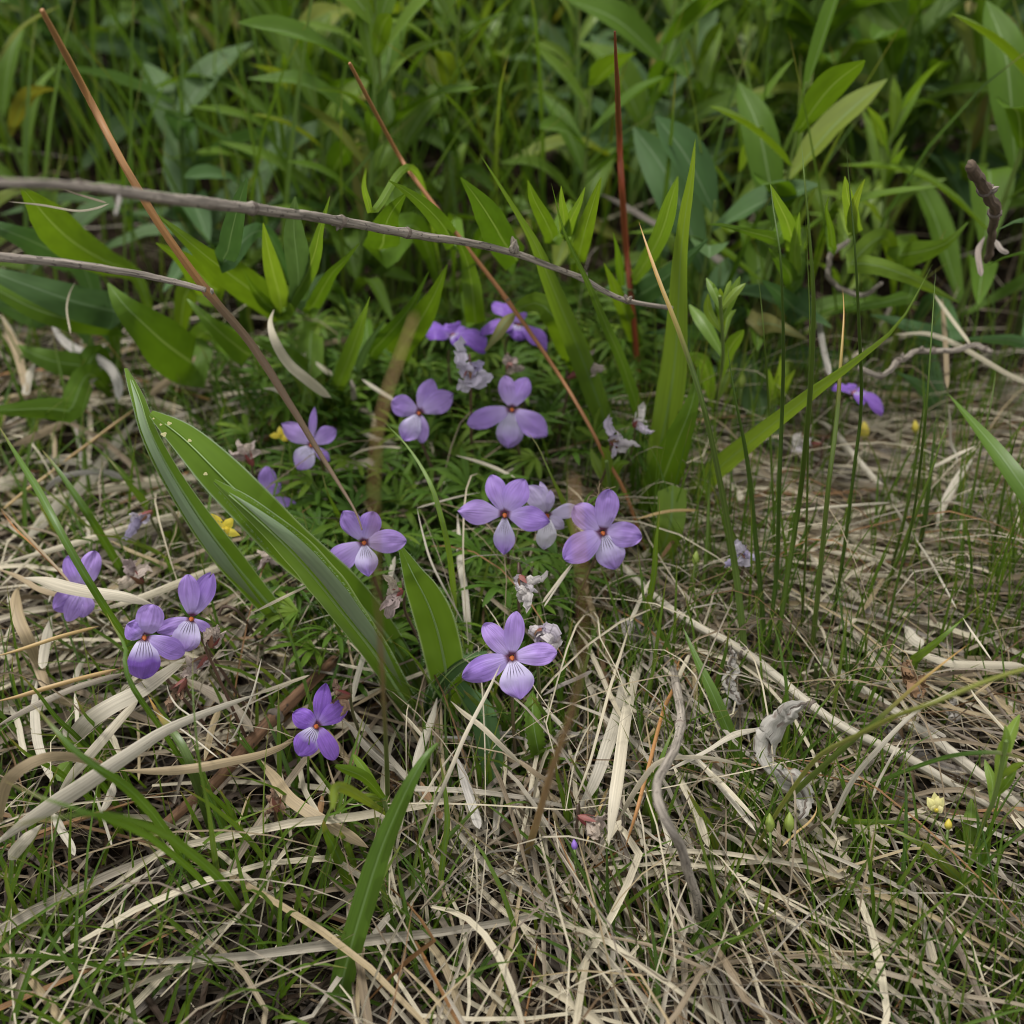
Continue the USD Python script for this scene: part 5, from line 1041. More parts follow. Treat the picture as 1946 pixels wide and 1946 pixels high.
ru('slim rush left of the inner pair', 'B4', '1190,-40 1150,280 1110,540 1060,800 1000,1060 920,1340', [16, 26, 30, 32, 34, 34], [.13, .11, .092, .075, .055, .03])
ru('bright rush crossing under the thickest one', 'B4', '385,700 370,850 310,1000 250,1130 210,1260', [14, 40, 50, 44, 36], [.08, .07, .06, .045, .03])
ru('rush hugging the right side of the thickest one', 'D', '1519,400 1524,500 1528,620 1526,740', [3, 5, 6, 6], [.215, .195, .175, .15])
ru('thin rush far right crossing the tan straw', 'D', '1880,690 1870,760 1850,850 1830,960 1810,1050', [4, 5, 7, 8, 8], [.12, .11, .09, .07, .05])
ru('thin rush between the cut-off blade and the dark curving rush', 'D', '1345,830 1338,920 1335,1010 1328,1090 1322,1160', [5, 8, 9, 9, 8], [.1, .08, .065, .05, .035])
for i, (a, b, c) in enumerate(((545, 1090, 1210), (600, 950, 1130), (650, 1020, 1180), (690, 1080, 1250), (1020, 1330, 1600), (1090, 1290, 1560), (1380, 1330, 1560), (1450, 1300, 1500), (1560, 1200, 1390), (1610, 1150, 1330), (1650, 1090, 1300), (700, 1180, 1400), (1040, 1180, 1330), (300, 1170, 1420), (480, 1200, 1480))):
    x = a + rng.uniform(-60, 60)
    ru('short green shoot in the mat', 'B4', [(x, b), (a + (x - a) * .4, (b + c) / 2), (a, c)], [8, 22, 26], [.05, .03, .012])
for i, (a, b, c) in enumerate(((600, 20, 480), (690, 60, 560), (660, 120, 500), (820, 30, 640), (880, 330, 620), (560, 150, 520), (1000, 60, 560), (1330, 40, 520), (1500, 60, 400), (1790, 100, 300), (1760, 30, 260), (300, 640, 1050), (350, 700, 1100), (870, 480, 760), (980, 400, 560), (170, 480, 900), (460, 380, 800), (700, 780, 1100))):
    x = a + rng.uniform(-70, 90)
    ru('short green shoot in lower right straw', 'C4', [(x, b), (a + (x - a) * .4, (b + c) / 2), (a, c)], [8, 24, 30], [.055, .035, .012])

# ================================================================== TRACED STRAW
SB = 'dry straw blades'
def st(label, tile, pts, w, z, mat='straw', group=SB, **k):
    k.setdefault('tip', .3); k.setdefault('end', .1)
    return strip('straw', tile, pts, w, z, mat, label, 'dry straw', group, **k)
st('golden straw running up to the tip of the narrow downy leaf', 'B1', '1035,68 860,200 650,360 470,490', [22, 28, 30, 30], [.06, .055, .05, .045], 'gold_straw', roll=1.3, across=7)
st('golden straw continuing down to the left edge', 'B1', '465,495 330,600 200,690 20,840', [24, 28, 28, 26], [.046, .044, .042, .04], 'gold_straw', roll=1.3, across=7)
st('wide bleached straw leaf slanting down at the left', 'B1', '1040,140 900,320 800,450 690,590 590,690 420,830 300,960 190,1070', [60, 90, 90, 90, 95, 95, 80, 60], .03, 'pale_straw', fold=.15, r=.4)
st('bleached straw leaf at the left edge', 'B1', '-60,690 60,640 150,615 260,580', [120, 110, 90, 60], .028, 'pale_straw')
st('tan straw below the bleached one at the left edge', 'B1', '0,805 150,785 320,765 520,740', [46, 50, 46, 40], .033, 'straw', r=.1)
st('tan straw passing behind the narrow downy leaf', 'B1', '640,725 800,700 1000,670 1240,645', [50, 54, 50, 40], .035, 'straw', r=.2)
st('grey curling dead blade above the left flowers', 'B1', '338,785 345,710 390,650 460,605 560,575 700,562 820,570 930,615', [20, 46, 50, 46, 44, 44, 50, 60], [.04, .05, .055, .055, .055, .05, .045, .04], 'grey_dead_leaf', turn=.4)
st('long speckled straw from the left edge behind the downy leaves', 'B1', '-40,1258 200,1195 450,1125 700,1050 950,975 1180,915 1400,860 1650,800', [46, 48, 50, 52, 52, 50, 46, 30], [.05, .052, .054, .054, .052, .05, .046, .042], 'straw', r=.03, fold=.5)
st('broad white straw lying over the far left violet', 'B1', '170,1352 330,1375 500,1420 700,1460 900,1488 1050,1525 1160,1560', [70, 100, 100, 96, 90, 76, 40], [.075, .078, .082, .085, .086, .085, .08], 'pale_straw', r=.9, fold=.4)
st('pale straw crossing under the notched violet', 'B1', '640,1615 850,1565 1100,1485 1350,1385 1600,1290 1800,1225 1960,1175', [46, 54, 60, 60, 58, 50, 40], [.06, .062, .064, .064, .06, .055, .05], 'straw', r=.08, fold=.45)
st('thin rust straw forking at the left edge', 'B1', '0,825 150,980 300,1140 450,1300 560,1430', [14, 18, 20, 18, 14], [.07, .075, .08, .082, .08], 'tan_straw')
st('second thin rust straw beside the forking one', 'B1', '0,835 120,990 250,1110 400,1260 520,1390', [10, 14, 14, 14, 10], [.07, .074, .078, .08, .078], 'orange_straw', r=.9)
st('tan straw curving under the broad white one at left', 'B1', '-20,1285 150,1350 300,1440 480,1490 720,1535', [34, 40, 42, 40, 30], [.06, .064, .066, .066, .064], 'tan_straw')
st('broad curved tan leaf at the left edge', 'B1', '160,1412 125,1460 120,1560 150,1680 205,1800 270,1960 300,2060', [40, 80, 90, 96, 96, 80, 50], [.055, .06, .06, .058, .054, .046, .04], 'tan_straw', r=.1)
st('thin wiry straw above the pale speckled one', 'B1', '780,995 870,945 960,900 1100,860', [24, 26, 22, 10], .06, 'straw', r=.3)
st('golden straw, upper of two at the left edge', 'C1', '-40,268 120,225 300,165 450,115 600,75 745,38', [34, 36, 38, 38, 36, 26], [.07, .072, .074, .074, .072, .07], 'gold_straw', roll=1.2, across=7)
st('golden straw, lower of two at the left edge', 'C1', '-40,608 150,565 350,505 550,445 720,400 880,358', [44, 46, 46, 44, 42, 34], [.078, .08, .082, .082, .08, .078], 'gold_straw', roll=1.2, across=7)
st('grooved brown straw below the golden ones', 'C1', '-40,800 150,690 330,600 560,500 760,440 930,395', [50, 52, 50, 46, 44, 40], [.06, .064, .066, .066, .064, .06], 'straw', r=.42, fold=.6)
st('flat arched pale leaf under the left pair of violets', 'C1', '555,910 590,830 660,750 760,680 880,610 1000,550 1130,470 1270,370 1400,275', [120, 130, 130, 130, 120, 110, 90, 70, 50], [.05, .065, .074, .078, .078, .075, .07, .065, .06], 'pale_straw', r=.1, fold=.1, tip=.05)
st('straight white straw beneath the arched leaf', 'C1', '430,1310 540,1160 660,1020 760,900 860,780 950,680 1040,590', [80, 84, 80, 76, 70, 60, 40], [.05, .056, .06, .064, .066, .066, .064], 'pale_straw', r=.95, fold=.5)
st('big creased pale straw leaf sweeping across the lower left', 'C1', '-60,1690 160,1530 400,1380 600,1255 800,1120 1000,985 1200,850 1400,750 1600,670 1800,595 1950,540', [120, 130, 130, 128, 126, 116, 100, 76, 56, 42, 20], [.05, .06, .07, .078, .084, .088, .09, .09, .088, .084, .08], 'pale_straw', r=.6, fold=.55)
st('curved looping dead blade in the bottom left corner', 'C1', '10,1530 5,1420 20,1300 60,1200 140,1120 260,1050 390,1015 520,1015 660,1045 800,1095', [80, 86, 90, 92, 90, 84, 70, 64, 60, 40], [.05, .07, .085, .095, .1, .1, .095, .085, .075, .065], 'tan_straw', r=.1, fold=.2)
st('long tan straw joining the big creased leaf and the brown twig', 'C1', '900,1120 1100,1128 1300,1120 1500,1095 1700,1055 1932,1005 2060,960 2200,900', [50, 66, 70, 70, 68, 62, 50, 40], [.06, .064, .066, .066, .064, .06, .056, .05], 'tan_straw', fold=.6, r=.1)
st('upright white dead leaf at lower left', 'C1', '275,440 262,600 262,760 285,930 340,1080 400,1210', [50, 66, 72, 72, 66, 40], .04, 'pale_straw', r=.3)
st('pale dead blade above the golden straws', 'C1', '385,-30 360,100 330,250 315,360', [60, 76, 76, 60], .05, 'pale_straw')
st('white dead leaf at the bottom left edge', 'C1', '320,1520 240,1600 160,1680 60,1790', [60, 90, 96, 90], [.06, .06, .058, .05], 'pale_straw', r=.8, fold=.4)
st('white tattered leaf under the blurred blades', 'C1', '400,1400 430,1500 480,1600 530,1680 560,1760', [70, 70, 60, 56, 40], .04, 'pale_straw')
st('short pale leaf piece right of the big creased leaf', 'C1', '850,1200 840,1280 800,1370 760,1430', [60, 66, 60, 30], .045, 'pale_straw')
st('thin white curved thread of straw below the left pair', 'C1', '1245,460 1270,550 1330,640 1430,715 1560,830 1700,960', [10, 14, 14, 14, 13, 10], [.065, .07, .074, .074, .07, .066], 'pale_straw', r=.2)
st('thin straight straw thread below the left pair', 'C1', '1130,660 1280,760 1450,880 1640,1030', [10, 12, 12, 10], .07, 'pale_straw')
st('wide tan blade passing behind the thin threads', 'C1', '1390,430 1530,510 1700,610 1800,700 1900,830', [70, 80, 80, 76, 50], .04, 'straw', r=.45)
st('thin straw leaning up right at the foot of the notched violet', 'C1', '1660,980 1760,850 1840,680 1900,520 1932,400 1960,280', [8, 14, 15, 14, 12, 8], [.06, .065, .07, .075, .078, .08], 'pale_straw')
for pts, w, m in (('60,620 130,760 160,900 190,1010', 46, 'pale_straw'), ('170,-10 260,260 360,520', 80, 'tan_straw'), ('560,540 575,680 575,800', 30, 'pale_straw'), ('640,280 590,360 560,440', 40, 'pale_straw'), ('830,830 860,930 890,1020', 60, 'straw'), ('520,650 500,760 490,880', 46, 'pale_straw'), ('0,470 240,465 480,460 760,455', 50, 'pale_straw'),
                  ('100,0 40,140 0,240', 24, 'pale_straw'), ('1020,680 1040,900 1040,1200', 22, 'straw'), ('700,1270 740,1380 800,1560 840,1690', 22, 'pale_straw'), ('1480,900 1640,1030', 12, 'straw'), ('1530,1050 1590,800 1650,660', 50, 'straw'), ('1930,1240 1850,1340 1740,1690', 14, 'straw'), ('420,1010 560,1000 660,1040 780,1080', 56, 'brown_dead_leaf'), ('300,560 480,600 700,670', 60, 'straw')):
    st('dry blade in the straw tangle at lower left', 'C1', pts, w, rng.uniform(.02, .045), m, 'dry blades in the straw at lower left')
for pts, w, m in (('0,1420 130,1300 240,1200 330,1080', 20, 'straw'), ('60,1480 80,1560 130,1660', 36, 'pale_straw'), ('360,1540 400,1440 440,1330', 20, 'pale_straw'), ('470,920 700,900 980,860', 22, 'straw'), ('130,970 330,1000 520,1080', 16, 'straw'), ('640,870 660,1000 680,1150', 34, 'pale_straw'), ('820,1070 1000,1160 1200,1240 1400,1300', 28, 'straw'), ('0,1100 120,1130 300,1240', 20, 'tan_straw'), ('250,490 400,480 700,490', 50, 'pale_straw'), ('0,900 130,1010 280,1060', 14, 'straw'), ('540,120 590,330 620,560', 28, 'grey_dead_leaf'), ('80,370 250,300 480,190', 60, 'tan_straw'), ('440,1290 620,1300 860,1380', 12, 'pale_straw'), ('800,1385 1000,1350 1200,1365 1350,1420', 12, 'pale_straw'), ('640,1640 760,1690 850,1760', 40, 'pale_straw'), ('1180,1190 1360,1220 1600,1290', 16, 'straw')):
    st('dry blade in the straw behind the left flowers', 'B1', pts, w, rng.uniform(.02, .05), m, 'dry blades behind the left flowers')
st('thick double straw behind the orange-brown stalk', 'B2', '150,585 330,570 520,545 750,500 950,455 1130,395', [40, 46, 52, 60, 64, 40], .045, 'straw', r=.15, fold=.6)
st('lower straw of the bundle behind the orange-brown stalk', 'B2', '520,560 700,535 900,495 1120,465', [30, 36, 36, 28], .048, 'pale_straw')
st('pale thin straw reaching right to the violet with folded lip', 'B2', '1500,435 1650,475 1800,530 1950,605', [16, 24, 26, 18], .07, 'pale_straw', r=.9)
st('sharply bent white straw, upper arm', 'B2', '1690,712 1520,745 1370,785 1212,830', [10, 14, 15, 15], [.07, .075, .08, .085], 'pale_straw')
st('sharply bent white straw, long arm down to the rosette', 'B2', '1212,828 1250,1000 1310,1210 1400,1400 1490,1560 1560,1690', [16, 16, 16, 16, 14, 12], [.085, .08, .075, .07, .06, .05], 'pale_straw')
st('whitish strap-like dead blade left of the largest violet', 'B2', '1515,870 1525,1050 1535,1250 1570,1450 1590,1676 1610,1900', [30, 46, 50, 52, 54, 40], [.06, .058, .055, .05, .045, .035], 'pale_straw', r=.4)
st('bleached blade beside the beige and dark red withered violet', 'B2', '1050,1190 1030,1260 1000,1380', [36, 40, 36], .06, 'pale_straw')
st('thin straw crossing the downy leaves low down', 'B2', '-30,1620 130,1540 270,1470 420,1400', [20, 24, 22, 14], .09, 'straw', r=.2)
st('pale curved blade behind the small folded hill of leaves at top left', 'D', '517,583 510,610 520,645 545,685 580,715 625,750', [9, 15, 19, 21, 21, 15], [.13, .13, .12, .11, .1, .085], 'pale_straw', r=1.0, turn=-.3)
for pts, w, m in (('330,750 450,720 600,690', 34, 'pale_straw'), ('400,840 460,800 540,760', 26, 'straw'), ('190,640 260,625 360,600', 50, 'straw'), ('650,180 760,230 900,310 1060,350', 34, 'pale_straw'), ('720,90 820,95 880,140 890,260', 40, 'straw'), ('460,1030 540,990 620,960', 60, 'straw'), ('720,640 790,740 900,900 960,990', 30, 'straw'), ('940,860 1100,855 1300,840', 22, 'straw'), ('950,1190 1020,1300 1100,1430', 22, 'pale_straw'), ('800,1230 840,1320 880,1430', 14, 'pale_straw'), ('700,450 800,400 950,370 1100,380', 18, 'straw'), ('1400,600 1440,700 1440,770', 22, 'pale_straw'), ('940,910 1050,890 1180,880', 16, 'straw')):
    st('dry straw among the violet leaves', 'B2', pts, w, rng.uniform(.035, .06), m, 'dry straw among the violet leaves')
st('broad tan dead blade curving down to the bottom, left of centre', 'C2', '0,1020 80,1100 150,1180 250,1320 400,1430 560,1530 700,1610 850,1700', [60, 80, 90, 100, 96, 94, 90, 70], [.035, .04, .042, .044, .044, .042, .04, .035], 'tan_straw', r=.05, fold=.2)
st('straw ending at the small deep purple violet', 'C2', '-60,1060 60,1010 180,950 290,875', [30, 34, 34, 22], .05, 'tan_straw')
st('straw above the brown twig at lower left', 'C2', '-40,565 120,510 270,455 410,405', [22, 28, 28, 20], .055, 'straw', r=.2)
st('white dead blade standing behind the small deep purple violet', 'C2', '875,50 840,170 800,300 755,450 725,600', [20, 36, 42, 44, 30], .045, 'pale_straw')
st('tan straw arch below the small deep purple violet', 'C2', '640,730 720,800 790,900 880,1000 1000,1090 1150,1135', [30, 44, 50, 50, 46, 30], [.04, .042, .044, .042, .04, .035], 'straw', r=.35)
st('pale upright dead blade in the heart of the downy rosette', 'C2', '1365,570 1320,760 1260,900 1215,1030 1190,1130', [40, 56, 66, 64, 50], .04, 'pale_straw', r=.4)
st('long straight straw, rising from the bottom to the largest violet', 'C2', '1210,1720 1320,1450 1440,1170 1560,880 1640,720 1740,530 1840,320', [24, 28, 30, 32, 32, 28, 14], [.04, .055, .07, .08, .085, .09, .096], 'pale_straw', r=.9, fold=.7)
st('straw crossing the long straight one to the right', 'C2', '1462,598 1560,690 1700,795 1840,930 1990,1070', [30, 38, 40, 40, 30], [.06, .065, .065, .06, .05], 'straw', r=.1)
st('thin straw with a rusty foot beside the bottom green leaf', 'C2', '1200,1400 1290,1270 1370,1140 1510,950', [20, 20, 18, 10], .06, 'straw', r=.3)
st('reddish-ended level straw under the rosette', 'C2', '1380,868 1500,872 1650,875 1800,850 1950,828', [26, 30, 30, 28, 20], .035, 'grey_dead_leaf', r=.1)
for pts, w, m in (('1770,740 1790,900 1805,1100 1815,1350 1800,1690', 54, 'pale_straw'), ('1510,1020 1570,1200 1640,1420 1680,1560', 70, 'grey_dead_leaf'), ('1550,930 1590,1120 1660,1400 1760,1690', 24, 'pale_straw'), ('1660,1060 1700,1180 1740,1310', 36, 'straw'), ('335,1000 345,1160 380,1290 480,1460', 40, 'straw'), ('535,1040 570,1160 620,1320 650,1560', 18, 'tan_straw'), ('380,1070 470,1180 560,1280 680,1360', 34, 'straw'), ('690,90 710,240 740,370', 18, 'tan_straw'), ('1390,520 1395,800 1410,1100 1470,1600', 24, 'straw'), ('1500,640 1530,850 1560,1040', 20, 'straw'), ('720,650 820,590 1010,480', 26, 'tan_straw'), ('610,320 740,345 900,370', 24, 'straw'), ('1100,690 1180,780 1260,870', 26, 'straw'), ('1520,1690 1650,1610 1760,1560', 24, 'straw'), ('780,940 720,1060 680,1130', 40, 'brown_dead_leaf'), ('1240,1200 1300,1330 1400,1480', 60, 'brown_dead_leaf'), ('500,1300 490,1400 470,1500', 46, 'brown_dead_leaf'), ('1190,1300 1190,1400 1180,1520', 20, 'pale_straw')):
    st('dry blade in the shadowed litter around the rosette', 'C2', pts, w, rng.uniform(.02, .045), m, 'dry blades around the downy rosette')
st('broad white straw blade running straight down at bottom centre', 'C3', '1130,-20 1060,110 1000,240 950,380 905,540 870,720 840,920 815,1120 780,1350 735,1690', [36, 46, 56, 66, 74, 82, 88, 92, 96, 96], [.02, .03, .04, .048, .055, .06, .063, .064, .062, .055], 'pale_straw', r=.95, fold=.4)
st('second broad pale blade left of the white one at bottom centre', 'C3', '838,245 845,400 825,600 770,800 710,980 650,1150 580,1300 490,1430', [20, 46, 60, 80, 92, 100, 90, 50], [.03, .036, .042, .046, .048, .046, .042, .035], 'pale_straw', r=.45, fold=.3)
st('orange straw zigzag right of the white blade', 'C3', '1342,228 1275,275 1245,380 1225,500 1160,640 1110,810 1055,1030 1000,1230 950,1420 860,1700', [26, 30, 34, 36, 36, 38, 38, 38, 36, 30], [.04, .046, .05, .054, .058, .06, .062, .062, .06, .05], 'orange_straw', roll=1.2, across=7)
st('thin straw slanting left of the white blade', 'C3', '910,-20 830,240 750,490 670,780 600,1040 540,1210 470,1390', [14, 20, 22, 22, 22, 20, 14], [.055, .06, .064, .066, .064, .06, .05], 'straw', r=.15)
st('straw crossing behind the white blade from upper left', 'C3', '490,60 570,170 650,340 740,540 850,760', [26, 36, 38, 36, 24], .045, 'straw', r=.2)
st('twisted white straw leading right to the curled dead leaf', 'C3', '1960,790 1820,815 1700,840 1600,890 1500,955 1400,1010 1290,1065 1180,1120', [26, 36, 50, 60, 40, 30, 30, 24], [.05, .055, .06, .064, .066, .066, .062, .058], 'pale_straw', r=.2, turn=.3)
st('arching straw from the white blade to the rushes', 'C3', '1860,1110 1700,1070 1500,1030 1350,1022 1200,1030 1090,1075 1000,1180 900,1330 820,1480', [20, 26, 28, 28, 32, 40, 44, 40, 30], [.055, .064, .07, .074, .076, .074, .068, .06, .05], 'straw', r=.1)
st('long straight straw slanting to the lower right, upper of two', 'C3', '1250,890 1380,1020 1500,1150 1600,1270 1720,1420 1840,1580', [24, 36, 42, 42, 40, 24], .05, 'pale_straw', r=.1)
st('long straight straw slanting to the lower right, lower of two', 'C3', '1400,1040 1520,1150 1640,1270 1740,1380 1850,1500', [22, 28, 30, 30, 20], .054, 'straw', r=.05)
st('wide straw under the crooked grey stem, lower right', 'C3', '1210,1060 1280,1200 1350,1330 1410,1480 1490,1700', [40, 56, 60, 60, 50], .045, 'straw', r=.1)
for pts, w, m in (('1170,1150 1250,1330 1340,1530 1410,1690', 24, 'pale_straw'), ('1120,1380 1150,1520 1200,1690', 40, 'pale_straw'), ('0,1010 120,1090 230,1170 360,1230', 36, 'tan_straw'), ('110,830 125,950 180,1120', 22, 'pale_straw'), ('0,820 150,820 400,835 700,880 900,905 1160,915', 30, 'grey_dead_leaf'), ('240,560 380,480 500,430 620,370', 30, 'grey_dead_leaf'), ('1100,310 1200,400 1310,520', 24, 'straw'), ('1280,520 1400,620 1560,770 1700,920 1850,1060', 30, 'straw'), ('1390,170 1500,270 1600,370 1700,450', 24, 'straw'), ('1300,440 1420,390 1560,330', 24, 'straw'), ('1040,500 1140,470 1220,465', 30, 'straw'), ('1020,560 1010,740 980,960 940,1150', 44, 'straw'), ('960,590 930,800 920,1000 930,1160', 24, 'pale_straw'), ('880,1020 960,950 1060,840 1160,690', 30, 'straw'), ('640,690 720,790 830,890', 24, 'straw'), ('460,870 540,990 640,1130', 24, 'straw'), ('430,1250 460,1420 520,1690', 30, 'pale_straw'), ('560,1690 610,1550 660,1420 730,1250', 22, 'gold_straw'), ('450,1180 600,1140 780,1120', 34, 'straw'), ('640,1310 760,1270 900,1220 1060,1180', 24, 'straw'), ('840,1110 850,1350 860,1530', 20, 'straw'), ('950,1470 970,1580 990,1690', 24, 'pale_straw'), ('880,1330 900,1480 940,1690', 36, 'straw'), ('1640,1060 1600,1200 1570,1370 1560,1500 1600,1690', 54, 'tan_straw'), ('1560,1580 1680,1640 1760,1700', 40, 'straw'), ('1300,910 1460,885 1640,870', 22, 'straw'), ('1600,300 1480,490 1340,660', 24, 'straw'), ('500,60 620,170 760,290', 24, 'straw'), ('240,640 320,720 400,800', 34, 'pale_straw'), ('1460,0 1540,90 1640,190', 26, 'straw'), ('1250,480 1270,400 1340,250', 30, 'straw'), ('1010,680 1080,800 1130,960', 24, 'straw'), ('40,1690 120,1580 230,1500 300,1480', 16, 'orange_straw'), ('200,1690 330,1590 430,1510', 30, 'straw'), ('1100,780 1090,950 1080,1100', 18, 'straw'), ('700,1690 780,1560 830,1490', 40, 'straw')):
    st('dry straw in the tangle at bottom centre', 'C3', pts, w, rng.uniform(.02, .05), m, 'dry straw tangle at bottom centre')
st('thick tan straw stalk starting near the lone edge-on violet', 'B4', '340,165 430,200 500,265 620,400 760,560 900,710 1030,830 1180,960', [80, 86, 80, 66, 64, 60, 56, 40], [.04, .044, .045, .044, .042, .04, .036, .03], 'pale_straw', roll=1.2, across=7, r=.1)
st('bent white straw, level arm reaching left', 'B4', '30,880 250,848 450,825 700,805 940,790', [12, 18, 20, 20, 20], [.06, .064, .068, .07, .07], 'pale_straw', r=.9)
st('bent white straw, arm folding down to the right', 'B4', '940,788 1000,880 1060,975 1130,1060 1195,1115', [24, 30, 34, 30, 20], [.07, .066, .06, .054, .048], 'pale_straw', r=.9)
st('needle-thin straw continuing down from the bent white one', 'B4', '1070,990 1200,1180 1310,1370 1430,1590', [18, 18, 16, 10], .055, 'pale_straw', r=.2)
st('short pale leaf piece standing behind the V-shaped rushes', 'B4', '1575,430 1500,520 1430,620 1360,740 1310,850 1275,985', [30, 50, 60, 64, 54, 24], [.06, .058, .054, .05, .045, .04], 'pale_straw', r=.2)
st('white straw poking up right of the V-shaped rushes', 'B4', '1575,362 1430,430 1300,500 1200,545', [22, 26, 26, 20], [.075, .074, .072, .07], 'pale_straw', r=.9)
st('thin white thread standing above the V-shaped rushes', 'B4', '1370,50 1378,200 1385,340 1425,430 1430,500', [16, 20, 20, 22, 16], [.1, .09, .08, .074, .07], 'pale_straw')
st('long straw slanting under the rushes to the lower right', 'B4', '-30,885 130,1010 300,1155 450,1300 620,1440 790,1570', [30, 38, 40, 40, 38, 28], .04, 'straw', r=.1)
st('level straw across the middle of the mat', 'B4', '-40,1415 200,1385 500,1345 800,1335 1050,1345', [24, 30, 34, 34, 24], .042, 'straw', r=.12)
st('curved straw leaning over the pale jointed stalk at lower right', 'C4', '1440,500 1300,580 1150,660 1000,790 840,960 700,1120 600,1280 530,1430 470,1590', [12, 20, 26, 32, 38, 40, 40, 36, 20], [.075, .08, .08, .078, .074, .066, .056, .045, .035], 'pale_straw', r=.2)
st('fine white root-like strand under the jointed stalk', 'C4', '1020,880 950,1000 880,1130 830,1230 790,1345', [12, 16, 20, 22, 18], [.06, .06, .055, .05, .045], 'pale_straw')
st('looped thin tan straw in the bottom right', 'C4', '380,1380 370,1440 320,1510 220,1590 120,1690', [14, 16, 16, 16, 12], .05, 'gold_straw')
st('straight fine straw at far right', 'C4', '1470,-30 1540,80 1610,180 1690,295', [12, 16, 16, 10], .07, 'pale_straw', r=.9)
st('crossing straw over the dark gap at far right', 'C4', '1510,470 1570,570 1680,700 1780,810 1890,920', [14, 22, 24, 22, 12], .06, 'straw', r=.1)
for pts, w in (('470,425 800,430 1000,445 1250,465', 40), ('1250,470 1480,500 1700,545 1950,620', 46), ('480,505 700,525 900,560 1200,605', 32), ('320,560 420,580 530,670', 56), ('640,690 760,730 930,790', 40), ('560,1200 700,1240 900,1310 1150,1370', 46), ('400,1140 560,1170 900,1230', 36), ('820,980 900,1100 980,1240 1080,1480', 30), ('1080,1480 1180,1570 1280,1700', 30), ('1150,1000 1350,1100 1600,1200', 46), ('1320,910 1450,960 1600,1060', 36), ('1200,790 1500,810 1932,850', 40), ('1330,690 1600,700 1932,740', 36), ('420,1010 600,1040 780,1100', 40), ('480,1060 650,1130 950,1200', 40), ('0,940 150,940 240,960', 30), ('1000,1270 1300,1290 1600,1370 1932,1450', 40), ('1180,1400 1400,1480 1700,1560', 40), ('1700,1310 1850,1370 1950,1400', 46), ('0,1640 300,1650 700,1640 1100,1650', 36), ('1400,1650 1600,1660 1932,1670', 40), ('1880,800 1890,950 1895,1080', 30), ('80,570 180,540 330,545', 30), ('600,640 800,660 1000,690', 40), ('1530,420 1450,560 1380,700', 26), ('900,1520 1050,1480 1200,1470', 30), ('650,1640 740,1570 880,1350', 34), ('1000,700 1200,720 1450,760', 36)):
    st('straw lying flat in the mat at right', 'B4', pts, w, rng.uniform(.025, .045), 'straw', 'straw lying in the mat at right')
for pts, w in (('240,0 480,30 600,60', 40), ('480,80 620,20 680,-20', 30), ('600,90 700,60 900,10', 36), ('830,140 950,170 1100,230 1300,240', 46), ('1000,220 1200,260 1400,320 1700,330 1950,340', 60), ('900,270 1100,290 1250,310', 40), ('1400,270 1600,290 1950,300', 50), ('1180,440 1350,400 1550,370 1760,330', 30), ('740,480 900,460 1150,435', 22), ('1200,440 1330,470 1480,500', 26), ('1300,820 1400,870 1490,940', 26), ('1160,750 1260,820 1350,870', 30), ('1540,310 1640,480 1780,690 1890,800', 24), ('1700,210 1800,330 1950,520', 30), ('1460,600 1560,550 1700,450', 18), ('1550,510 1750,560 1950,610', 22), ('530,870 525,1000 515,1280', 24), ('420,1080 480,1030 560,1030', 20), ('0,1140 100,1230 220,1320', 36), ('370,1460 500,1600 560,1690', 20), ('500,1440 700,1540 930,1690', 44), ('200,1440 350,1570 500,1690', 60), ('950,1540 1100,1590 1300,1640', 36), ('1100,1440 1250,1500 1400,1570', 30), ('90,1490 95,1600 100,1690', 30), ('620,1420 800,1410 1050,1460', 26), ('700,1330 900,1350 1150,1400', 26), ('540,1120 700,1190 850,1230', 30), ('1820,560 1880,700 1900,820', 60), ('1850,1650 1900,1620 1960,1580', 50), ('130,280 190,390 240,470', 20), ('1040,40 1100,130 1180,180', 80)):
    st('straw under the dry stalks at lower right', 'C4', pts, w, rng.uniform(.02, .05), 'straw' if w < 60 else 'pale_straw', 'straw under the dry stalks at lower right')
